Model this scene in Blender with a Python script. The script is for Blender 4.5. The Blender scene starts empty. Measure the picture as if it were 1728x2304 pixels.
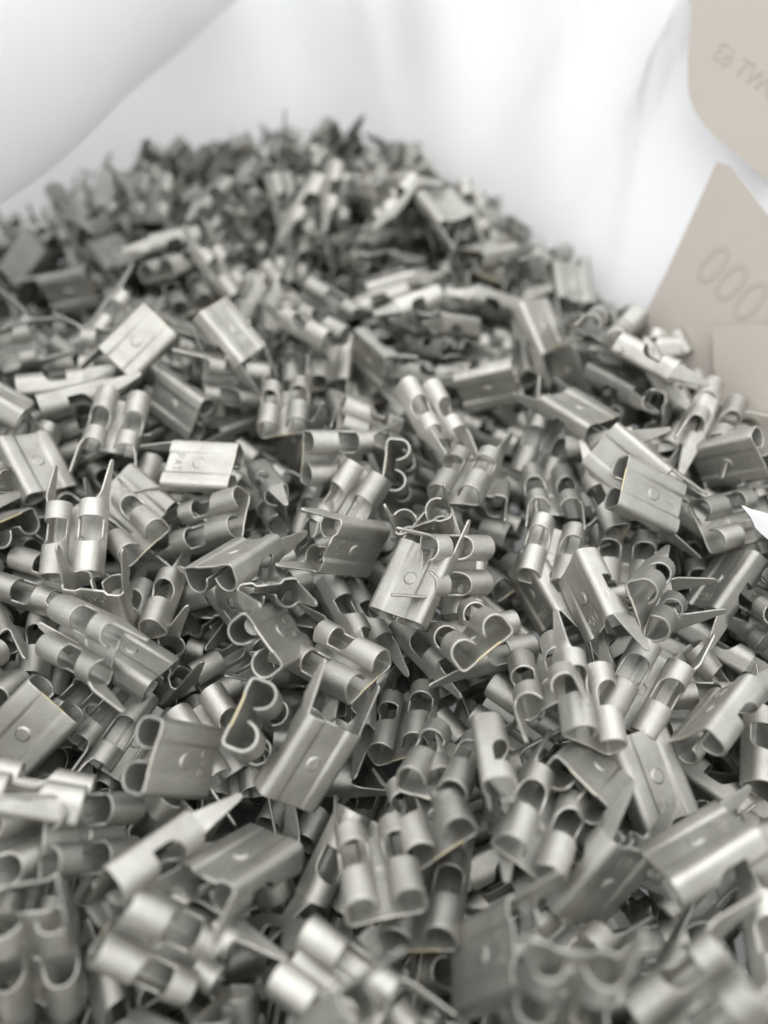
import bpy, math, random
import numpy as np
from mathutils import Vector, Matrix, Quaternion
from mathutils.geometry import delaunay_2d_cdt
random.seed(7)
S = 0.1                                  # the scene is in centimetres: 1 unit = 10 mm; S turns millimetres into units
sc = bpy.context.scene
COL = sc.collection
# ------------------------------------------------------------------ camera
cam = bpy.data.cameras.new('camera'); camo = bpy.data.objects.new('camera', cam); COL.objects.link(camo)
camo.location = (0, 0, 6.37); camo.rotation_euler = (math.radians(90 - 47), 0, 0)
cam.sensor_fit = 'VERTICAL'; cam.sensor_height = 36; cam.lens = 36 * 1774 / 2304
cam.clip_start = .05; cam.clip_end = 400
cam.dof.use_dof = True; cam.dof.focus_distance = 8.05; cam.dof.aperture_fstop = (cam.lens / 1000) / 0.23; cam.dof.aperture_blades = 0
sc.camera = camo
# ------------------------------------------------------------------ surroundings and lamps (indoor light, no sun)
w = bpy.data.worlds.new('World'); sc.world = w; w.use_nodes = True
nt = w.node_tree; bg = nt.nodes['Background']
tc = nt.nodes.new('ShaderNodeTexCoord'); sp = nt.nodes.new('ShaderNodeSeparateXYZ'); nt.links.new(tc.outputs['Generated'], sp.inputs[0])
def wmath(op, a, b=None):
    n = nt.nodes.new('ShaderNodeMath'); n.operation = op
    for i, v in enumerate((a, b)):
        if v is None: continue
        if isinstance(v, (int, float)): n.inputs[i].default_value = v
        else: nt.links.new(v, n.inputs[i])
    return n.outputs[0]
up = wmath('ADD', wmath('MULTIPLY', sp.outputs['Z'], .55), wmath('MULTIPLY', sp.outputs['Y'], .20))
rmp = nt.nodes.new('ShaderNodeValToRGB'); nt.links.new(wmath('ADD', up, .42), rmp.inputs[0])
rmp.color_ramp.elements[0].position = .08; rmp.color_ramp.elements[0].color = (.25, .25, .242, 1)
rmp.color_ramp.elements[1].position = .95; rmp.color_ramp.elements[1].color = (.98, .99, 1, 1)
nt.links.new(rmp.outputs[0], bg.inputs[0]); bg.inputs[1].default_value = 2.15
def lamp(name, loc, aim, size, power, col):
    l = bpy.data.lights.new(name, 'AREA'); l.shape = 'RECTANGLE'; l.size, l.size_y = size; l.energy = power; l.color = col
    o = bpy.data.objects.new(name, l); COL.objects.link(o); o.location = loc
    o.rotation_euler = (Vector(aim) - Vector(loc)).to_track_quat('-Z', 'Y').to_euler(); return o
lamp('ceiling_lamp', (-5, 10, 60), (-1, 9, 0), (40, 18), 6900.0, (1, .985, .95))
lamp('front_fill', (24, -22, 50), (0, 10, 0), (20, 20), 1900.0, (1, .99, .97))  # added fill lamp, no real window: brightens faces turned to the camera
sc.view_settings.view_transform = 'Standard'; sc.view_settings.look = 'None'; sc.view_settings.exposure = -0.03; sc.view_settings.gamma = 1
sc.cycles.max_bounces = 8; sc.cycles.glossy_bounces = 3; sc.cycles.diffuse_bounces = 3
sc.cycles.use_denoising = True
# ------------------------------------------------------------------ materials
def mat(name):
    m = bpy.data.materials.new(name); m.use_nodes = True; t = m.node_tree; return m, t, t.nodes['Principled BSDF']
def node(t, typ, **kw):
    n = t.nodes.new(typ)
    for k, v in kw.items():
        if k in n.inputs: n.inputs[k].default_value = v
        else: setattr(n, k, v)
    return n
def metal(name, island=False):
    m, t, b = mat(name); L = t.links.new
    co = node(t, 'ShaderNodeTexCoord'); geo = node(t, 'ShaderNodeNewGeometry'); oi = node(t, 'ShaderNodeObjectInfo')
    rnd = geo.outputs['Random Per Island'] if island else oi.outputs['Random']
    off = node(t, 'ShaderNodeVectorMath', operation='SCALE'); off.inputs[0].default_value = (13.1, 7.7, 5.3); L(rnd, off.inputs['Scale'])
    add = node(t, 'ShaderNodeVectorMath', operation='ADD'); L(co.outputs['Object'], add.inputs[0]); L(off.outputs[0], add.inputs[1])
    n1 = node(t, 'ShaderNodeTexNoise', Scale=3.2, Detail=4.0, Roughness=.6); L(add.outputs[0], n1.inputs['Vector'])
    n2 = node(t, 'ShaderNodeTexNoise', Scale=75.0, Detail=3.0, Roughness=.7); L(add.outputs[0], n2.inputs['Vector'])
    # drawing lines along the tube axis
    mp = node(t, 'ShaderNodeMapping'); mp.inputs['Scale'].default_value = (60, 3, 60); L(add.outputs[0], mp.inputs[0])
    n3 = node(t, 'ShaderNodeTexNoise', Scale=1.0, Detail=3.0, Roughness=.6); L(mp.outputs[0], n3.inputs['Vector'])
    c1 = node(t, 'ShaderNodeValToRGB'); L(n1.outputs[0], c1.inputs[0])
    c1.color_ramp.elements[0].position = .3; c1.color_ramp.elements[0].color = (.425, .415, .378, 1)
    c1.color_ramp.elements[1].position = .7; c1.color_ramp.elements[1].color = (.575, .568, .525, 1)
    # small dark specks and rubbed marks
    sp = node(t, 'ShaderNodeTexNoise', Scale=60.0, Detail=2.0); L(add.outputs[0], sp.inputs['Vector'])
    sr = node(t, 'ShaderNodeMapRange'); sr.inputs['From Min'].default_value = .70; sr.inputs['From Max'].default_value = .78; L(sp.outputs[0], sr.inputs[0])
    mx = node(t, 'ShaderNodeMix', data_type='RGBA'); L(sr.outputs[0], mx.inputs[0]); L(c1.outputs[0], mx.inputs[6]); mx.inputs[7].default_value = (.22, .21, .17, 1)
    m2 = node(t, 'ShaderNodeMapping'); m2.inputs['Scale'].default_value = (90, 5, 90); m2.inputs['Rotation'].default_value = (.1, .2, .5); L(add.outputs[0], m2.inputs[0])
    sn = node(t, 'ShaderNodeTexNoise', Scale=1.0, Detail=1.0); L(m2.outputs[0], sn.inputs['Vector'])
    s2 = node(t, 'ShaderNodeMapRange'); s2.inputs['From Min'].default_value = .66; s2.inputs['From Max'].default_value = .74; s2.inputs['To Max'].default_value = .6; L(sn.outputs[0], s2.inputs[0])
    mx2 = node(t, 'ShaderNodeMix', data_type='RGBA'); L(s2.outputs[0], mx2.inputs[0]); L(mx.outputs[2], mx2.inputs[6]); mx2.inputs[7].default_value = (.74, .73, .68, 1)
    hs = node(t, 'ShaderNodeHueSaturation'); L(mx2.outputs[2], hs.inputs['Color'])
    vr = node(t, 'ShaderNodeMapRange'); L(rnd, vr.inputs[0]); vr.inputs['To Min'].default_value = .76; vr.inputs['To Max'].default_value = 1.16; L(vr.outputs[0], hs.inputs['Value'])
    L(hs.outputs[0], b.inputs['Base Color'])
    b.inputs['Metallic'].default_value = 0.9
    rr = node(t, 'ShaderNodeMapRange'); L(n2.outputs[0], rr.inputs[0]); rr.inputs['From Min'].default_value = .3; rr.inputs['From Max'].default_value = .7
    rr.inputs['To Min'].default_value = 0.41 - .06; rr.inputs['To Max'].default_value = 0.41 + .12; L(rr.outputs[0], b.inputs['Roughness'])
    ad = node(t, 'ShaderNodeMath', operation='MULTIPLY_ADD'); L(n3.outputs[0], ad.inputs[0]); ad.inputs[1].default_value = .22; L(n2.outputs[0], ad.inputs[2])
    bp = node(t, 'ShaderNodeBump', Strength=.5, Distance=.011); L(ad.outputs[0], bp.inputs['Height']); L(bp.outputs[0], b.inputs['Normal'])
    return m
M_metal = metal('tinned_metal'); M_mass = metal('tinned_metal_mass', True)
M_brass, t, b = mat('cut_brass'); b.inputs['Metallic'].default_value = .95; b.inputs['Roughness'].default_value = .42
oi = node(t, 'ShaderNodeObjectInfo'); co = node(t, 'ShaderNodeTexCoord'); nz = node(t, 'ShaderNodeTexNoise', Scale=9.0, Detail=3.0); t.links.new(co.outputs['Object'], nz.inputs['Vector'])
ad = node(t, 'ShaderNodeMath', operation='MULTIPLY_ADD'); t.links.new(nz.outputs[0], ad.inputs[0]); ad.inputs[1].default_value = .5; t.links.new(oi.outputs['Random'], ad.inputs[2])
rp = node(t, 'ShaderNodeValToRGB'); t.links.new(ad.outputs[0], rp.inputs[0]); rp.color_ramp.elements[0].position = .82; rp.color_ramp.elements[0].color = (.56, .545, .47, 1)
rp.color_ramp.elements[1].position = 1.0; rp.color_ramp.elements[1].color = (.56, .49, .33, 1); t.links.new(rp.outputs[0], b.inputs['Base Color'])
def cloth(name, col, rough=.6, sss=0.0):
    m, t, b = mat(name); L = t.links.new
    co = node(t, 'ShaderNodeTexCoord')
    n = node(t, 'ShaderNodeTexNoise', Scale=.55, Detail=4.0); L(co.outputs['Object'], n.inputs['Vector'])
    r = node(t, 'ShaderNodeValToRGB'); L(n.outputs[0], r.inputs[0])
    r.color_ramp.elements[0].position = .35; r.color_ramp.elements[0].color = tuple(c * .965 for c in col) + (1,)
    r.color_ramp.elements[1].position = .65; r.color_ramp.elements[1].color = tuple(col) + (1,)
    L(r.outputs[0], b.inputs['Base Color']); b.inputs['Roughness'].default_value = rough
    n2 = node(t, 'ShaderNodeTexNoise', Scale=9.0, Detail=3.0); L(co.outputs['Object'], n2.inputs['Vector'])
    bp = node(t, 'ShaderNodeBump', Strength=.25, Distance=.02); L(n2.outputs[0], bp.inputs['Height']); L(bp.outputs[0], b.inputs['Normal'])
    return m
M_bag = cloth('white_plastic', (.955, .96, .97), .55); M_bagrim = cloth('white_plastic_warm', (.95, .94, .95), .55)
for m in (M_bag, M_bagrim):                       # thin plastic lets part of the room light through
    t = m.node_tree; b = t.nodes['Principled BSDF']; tr = node(t, 'ShaderNodeBsdfTranslucent'); tr.inputs[0].default_value = (.95, .95, .955, 1)
    ms = node(t, 'ShaderNodeMixShader'); ms.inputs[0].default_value = .5; t.links.new(b.outputs[0], ms.inputs[1]); t.links.new(tr.outputs[0], ms.inputs[2]); t.links.new(ms.outputs[0], t.nodes['Material Output'].inputs[0])
M_base = cloth('shaded_bag_base', (.3, .3, .3), .7)  # dark grey instead of white: shade between the clips put into the colour
M_card = cloth('beige_card', (.46, .42, .375), .8); M_ink = cloth('faded_ink', (.42, .385, .345), .8)
# ------------------------------------------------------------------ the clip: a stamped sheet-metal blank folded up
# flat blank: u runs across the strip (0 = middle of the back plate), v along the tubes (0 = plain end, 8 = prong end)
def build_profile(n_arc=5, n_top=12):
    P = [(0, 0), (.6, 0), (1.15, 0), (1.32, 0), (1.5, 0), (1.7, 0), (2.6, 0)]
    for i in range(1, n_arc + 1):
        a = -math.pi / 2 + math.pi / 2 * i / n_arc; P.append((2.6 + .5 * math.cos(a), .5 + .5 * math.sin(a)))
    P.append((3.1, 1.05)); P.append((3.1, 1.55))
    for i in range(1, n_top + 1):
        a = math.radians(152) * i / n_top; P.append((1.9 + 1.2 * math.cos(a), 1.55 + 1.2 * math.sin(a)))
    x, z = P[-1]
    P.append((x - .17, z - .36)); P.append((x - .26, z - .75))
    P = np.array(P, float); u = np.concatenate([[0], np.cumsum(np.hypot(*np.diff(P, axis=0).T))])
    return P, u
PF, UF = build_profile(10, 40)
IC = 7 + 10 - 1                      # index where the corner arc ends (side wall begins)
U_SPLIT = None
def smooth(a, b, x):
    t = np.clip((x - a) / (b - a), 0, 1); return t * t * (3 - 2 * t)
UW0 = UF[IC]                         # side wall start
UEND = UF[-1]
UP0, UP1 = UW0 + .0, UW0 + 2.0     # prong root
def fold(uv, bend):
    """(n,2) blank coordinates -> (n,3) mm, prongs bent by bend = ((out, lean) left, (out, lean) right)"""
    u = uv[:, 0]; v = uv[:, 1]; s = np.sign(u) + (u == 0); a = np.abs(u)
    x = np.interp(a, UF, PF[:, 0]); z = np.interp(a, UF, PF[:, 1])
    over = np.maximum(a - UEND, 0); x -= over * .25; z -= over * .97
    z = z + np.where(a < 3, (.10 + .26 * v / 8) * (1 - smooth(1.15, 1.72, a)), 0)
    r = np.hypot(u, v - 4.1); z = z - .16 * np.clip((.70 - r) / .16, 0, 1)
    k = smooth(8.0, 9.0, v)
    zf = .5 + (a - UW0); x = x * (1 - k) + 3.08 * k; z = z * (1 - k) + zf * k
    y = v.copy()
    for sgn, (out, lean) in ((-1, bend[0]), (1, bend[1])):
        m = (s == sgn) & (v > 8.15); d = v[m] - 8.15
        x[m] += np.sin(out) * d; y[m] = 8.15 + d * np.cos(out) * np.cos(lean); z[m] += d * np.sin(lean)
    return np.stack([s * x, y, z], 1)
def normals(uv, bend):
    e = .03
    du = fold(uv + [e, 0], bend) - fold(uv - [e, 0], bend); dv = fold(uv + [0, e], bend) - fold(uv - [0, e], bend)
    n = np.cross(du, dv); n *= -1
    n /= np.linalg.norm(n, axis=1)[:, None] + 1e-9
    return n
def outline(nt_, kind):
    """closed outline of the blank and its window holes"""
    pts = [(-UEND, 0), (UEND, 0), (UEND, 8.0)]
    pr = [(UP1 + .1, 8.0), (UP1 - .05, 8.12), (UP1 - .12, 8.5), (UP1 - .38, 10.2), (UP1 - .66, 12.0)]
    cx = (UP0 + UP1) / 2; h = (UP1 - .68) - cx
    for i in range(1, nt_):
        a = math.pi * i / nt_; pr.append((cx + h * math.cos(a), 12.0 + .75 * math.sin(a)))
    pr += [(2 * cx - UP1 + .68, 12.0), (2 * cx - UP1 + .38, 10.2), (2 * cx - UP1 + .12, 8.5), (2 * cx - UP1 + .05, 8.12), (2 * cx - UP1 - .1, 8.0)]
    pts += pr + [(-x, y) for x, y in reversed(pr)] + [(-UEND, 8.0)]
    holes = []
    for sgn in (-1, 1):
        a0, a1 = UW0 + .75, UEND - .42; am = (a0 + a1) / 2; ha = (a1 - a0) / 2
        flat, rnd_ = (3.3, 6.2) if kind == 0 else (6.1, 3.1)
        d = 1 if rnd_ > flat else -1; n = max(4, nt_ + 2); L_ = abs(rnd_ - flat)
        h_ = [(a0 + .12, flat), (a0, flat + d * .12)]
        for i in range(0, n + 1):
            a = math.pi * i / n; h_.append((am - ha * math.cos(a), rnd_ - d * 1.25 + d * 1.25 * math.sin(a)))
        h_ += [(a1, flat + d * .12), (a1 - .12, flat)]
        holes.append([(sgn * x, y) for x, y in h_])
    return pts, holes
def in_poly(poly, p):
    x, y = p[:, 0], p[:, 1]; c = np.zeros(len(p), bool); n = len(poly)
    for i in range(n):
        x0, y0 = poly[i]; x1, y1 = poly[(i + 1) % n]
        if y0 == y1: continue
        k = ((y0 > y) != (y1 > y)) & (x < (x1 - x0) * (y - y0) / (y1 - y0) + x0); c ^= k
    return c
T2 = .145                              # half the sheet thickness
def clip_blank(hi, kind):
    P, U = build_profile(3, 9) if hi else build_profile(1, 5)
    if not hi: U = np.delete(U, [1, 3, 4])
    loops = [outline(7 if hi else 3, kind)]; ol, holes = loops[0]
    vs, es = [], []
    def loop(pts):
        b0 = len(vs); vs.extend(pts); es.extend((b0 + i, b0 + (i + 1) % len(pts)) for i in range(len(pts)))
    loop(ol)
    for h in holes: loop(h)
    # put the blank's fold lines in as constraints
    def seg(p, q): vs.append(p); vs.append(q); es.append((len(vs) - 2, len(vs) - 1))
    UU = [x for x in U[:-1]]
    for k in UU:
        for sg in ((-1, 1) if k > 0 else (1,)):
            inpr = UP0 - .05 < k < UP1 + .05
            seg((sg * k, -.0), (sg * k, 12.75 if inpr else 8.0))
    for sg in (-1, 1):
        for v in ((8.0, 8.3, 8.65, 9.05) if hi else (8.0, 8.9)): seg((sg * (UP0 - .2), v), (sg * (UP1 + .15), v))
    if hi:
        for r in (.50, .54, .62, .70, .74):
            b0 = len(vs); n = 16
            vs.extend((r * math.cos(2 * math.pi * i / n), 4.1 + r * math.sin(2 * math.pi * i / n)) for i in range(n)); es.extend((b0 + i, b0 + (i + 1) % n) for i in range(n))
        vs.append((0, 4.1))
    V, E, F, *_ = delaunay_2d_cdt([Vector(p) for p in vs], es, [], 0, 1e-4)
    V = np.array([tuple(p) for p in V]); F = np.array(F)
    c = V[F].mean(1); keep = in_poly(ol, c)
    for h in holes: keep &= ~in_poly(h, c)
    F = F[keep]
    a, b_, d = V[F[:, 0]], V[F[:, 1]], V[F[:, 2]]
    ar = (b_[:, 0] - a[:, 0]) * (d[:, 1] - a[:, 1]) - (b_[:, 1] - a[:, 1]) * (d[:, 0] - a[:, 0])
    F = F[np.abs(ar) > 1e-7]; ar = ar[np.abs(ar) > 1e-7]
    F[ar < 0] = F[ar < 0][:, ::-1]
    return V, F, P, U
IDX_PLATE = 9                         # plate ends inside the corner arc
def clip_parts(hi, kind, bend):
    V, F, P, U = clip_blank(hi, kind)
    usplit = (U[7] if hi else U[3]) + 1e-4
    p3 = fold(V, bend); nn = normals(V, bend)
    # boundary edges with their outward direction in the blank
    cnt = {}
    for fi, f in enumerate(F):
        for i in range(3):
            e = (int(f[i]), int(f[(i + 1) % 3])); k = (min(e), max(e))
            if k in cnt: cnt[k] = None
            else: cnt[k] = (e, fi)
    bnd = [x for x in cnt.values() if x]
    outv = np.zeros_like(V)
    for (a, b_), fi in bnd:
        d = V[b_] - V[a]; L_ = np.hypot(*d) + 1e-9; o = np.array([d[1], -d[0]]) / L_; outv[a] += o; outv[b_] += o
    ln = np.hypot(*outv.T); outv = outv / (ln[:, None] + 1e-9)
    n = len(V)
    top = p3 + nn * T2; bot = p3 - nn * T2
    e_uv = V + outv * .075; e3 = fold(e_uv, bend); en = normals(e_uv, bend)
    o3 = e3 - p3; o3n = o3 / (np.linalg.norm(o3, axis=1)[:, None] + 1e-9)
    if hi:
        m1 = e3 + en * .075; m2 = e3 - en * .075
        allv = np.concatenate([top, bot, m1, m2]); alln = np.concatenate([nn, -nn, o3n * .85 + nn * .5, o3n * .85 - nn * .5])
    else:
        allv = np.concatenate([top, bot]); alln = np.concatenate([nn, -nn])
    regs = {}
    c = V[F].mean(1)
    def reg(fi):
        x, y = c[fi]
        if y > 8.0: return 'prong' + ('L' if x < 0 else 'R')
        if abs(x) < usplit: return 'plate'
        return 'side' + ('L' if x < 0 else 'R')
    for fi, f in enumerate(F):
        r = regs.setdefault(reg(fi), [])
        r.append(tuple(int(i) for i in f)); r.append(tuple(int(i) + n for i in f[::-1]))
    for (a, b_), fi in bnd:
        name = reg(fi)
        if name == 'plate' and V[a][1] < .01 and V[b_][1] < .01 and abs(V[[a, b_], 0].mean()) < 1.55 and hi: name = 'edge'
        r = regs.setdefault(name, [])
        if hi:
            for (p, q) in ((0, 2), (2, 3), (3, 1)): r.append((b_ + p * n, a + p * n, a + q * n, b_ + q * n))
        else: r.append((b_, a, a + n, b_ + n))
    allv = (allv - [0, 4, 1.45]) * S
    alln = alln / np.linalg.norm(alln, axis=1)[:, None]
    # faces are wound so that the outer side of the back plate (normal nn) is the front
    out = {}
    for k, fs in regs.items():
        ids = sorted({i for f in fs for i in f}); mp = {i: j for j, i in enumerate(ids)}
        fs = [tuple(mp[i] for i in f) for f in fs]
        out[k] = (allv[ids], fs, alln[ids])
    return out
def to_mesh(name, vs, fs, ns, m):
    me = bpy.data.meshes.new(name); me.from_pydata([tuple(v) for v in vs], [], fs)
    # turn round faces whose winding disagrees with the wanted normals
    me.update()
    ns = np.asarray(ns)
    fl = [p.index for p in me.polygons if Vector(ns[list(p.vertices)].sum(0)).dot(p.normal) < 0]
    if fl:
        s = set(fl); fs = [tuple(reversed(f)) if i in s else f for i, f in enumerate(fs)]
        bpy.data.meshes.remove(me); me = bpy.data.meshes.new(name); me.from_pydata([tuple(v) for v in vs], [], fs); me.update()
    me.polygons.foreach_set('use_smooth', [True] * len(me.polygons))
    me.normals_split_custom_set_from_vertices([tuple(n) for n in ns])
    me.materials.append(m); return me
def letters():
    """P A T stamped proud of the back plate by the prong end: small raised strokes"""
    G = {'P': [((0, 0), (0, 1)), ((0, 1), (.5, .95)), ((.5, .95), (.5, .5)), ((.5, .5), (0, .45))],
         'A': [((0, 0), (.3, 1)), ((.3, 1), (.6, 0)), ((.12, .4), (.48, .4))], 'T': [((.3, 0), (.3, 1)), ((0, 1), (.6, 1))]}
    vs, fs, x0 = [], [], -1.12
    for ch in 'PAT':
        for a, b_ in G[ch]:
            p = np.array([x0 + a[0] * .9, 7.0 - a[1] * .95 + .1]); q = np.array([x0 + b_[0] * .9, 7.0 - b_[1] * .95 + .1])
            d = q - p; d /= np.hypot(*d); o = np.array([-d[1], d[0]]) * .045
            uv = np.array([p - o, q - o, q + o, p + o]); b3 = fold(uv, ((0, 0), (0, 0))); nn = normals(uv, ((0, 0), (0, 0)))
            k = len(vs); vs += [tuple(v) for v in b3 + nn * (T2 - .02)] + [tuple(v) for v in b3 + nn * (T2 + .05)]
            fs += [(k + 4, k + 5, k + 6, k + 7)] + [(k + i, k + (i + 1) % 4, k + 4 + (i + 1) % 4, k + 4 + i) for i in range(4)]
        x0 += .80
    vs = (np.array(vs) - [0, 4, 1.45]) * S
    me = bpy.data.meshes.new('lettering'); me.from_pydata([tuple(v) for v in vs], [], fs); me.materials.append(M_metal)
    import bmesh
    bm = bmesh.new(); bm.from_mesh(me); bmesh.ops.recalc_face_normals(bm, faces=bm.faces); bm.to_mesh(me); bm.free()
    return me
R_ = math.radians
BENDS = [((R_(1), 0), (R_(2), 0)), ((R_(5), R_(4)), (R_(-3), R_(-2))), ((R_(-4), 0), (R_(9), R_(3))), ((R_(14), R_(-5)), (R_(3), R_(4))), ((R_(-7), R_(6)), (R_(-2), R_(12))), ((R_(4), R_(-9)), (R_(24), R_(5)))]
VAR = []
for kind in (0, 1):
    for bd in BENDS:
        pr = clip_parts(True, kind, bd)
        VAR.append({k: to_mesh({'plate': 'back_plate', 'side': 'curled_tube', 'pron': 'prong', 'edge': 'cut_edge'}[k[:5] if k[:4] != 'side' and k[:4] != 'pron' and k[:4] != 'edge' else k[:4]], *v, M_brass if k == 'edge' else M_metal) for k, v in pr.items()})
LET = letters()
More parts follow.
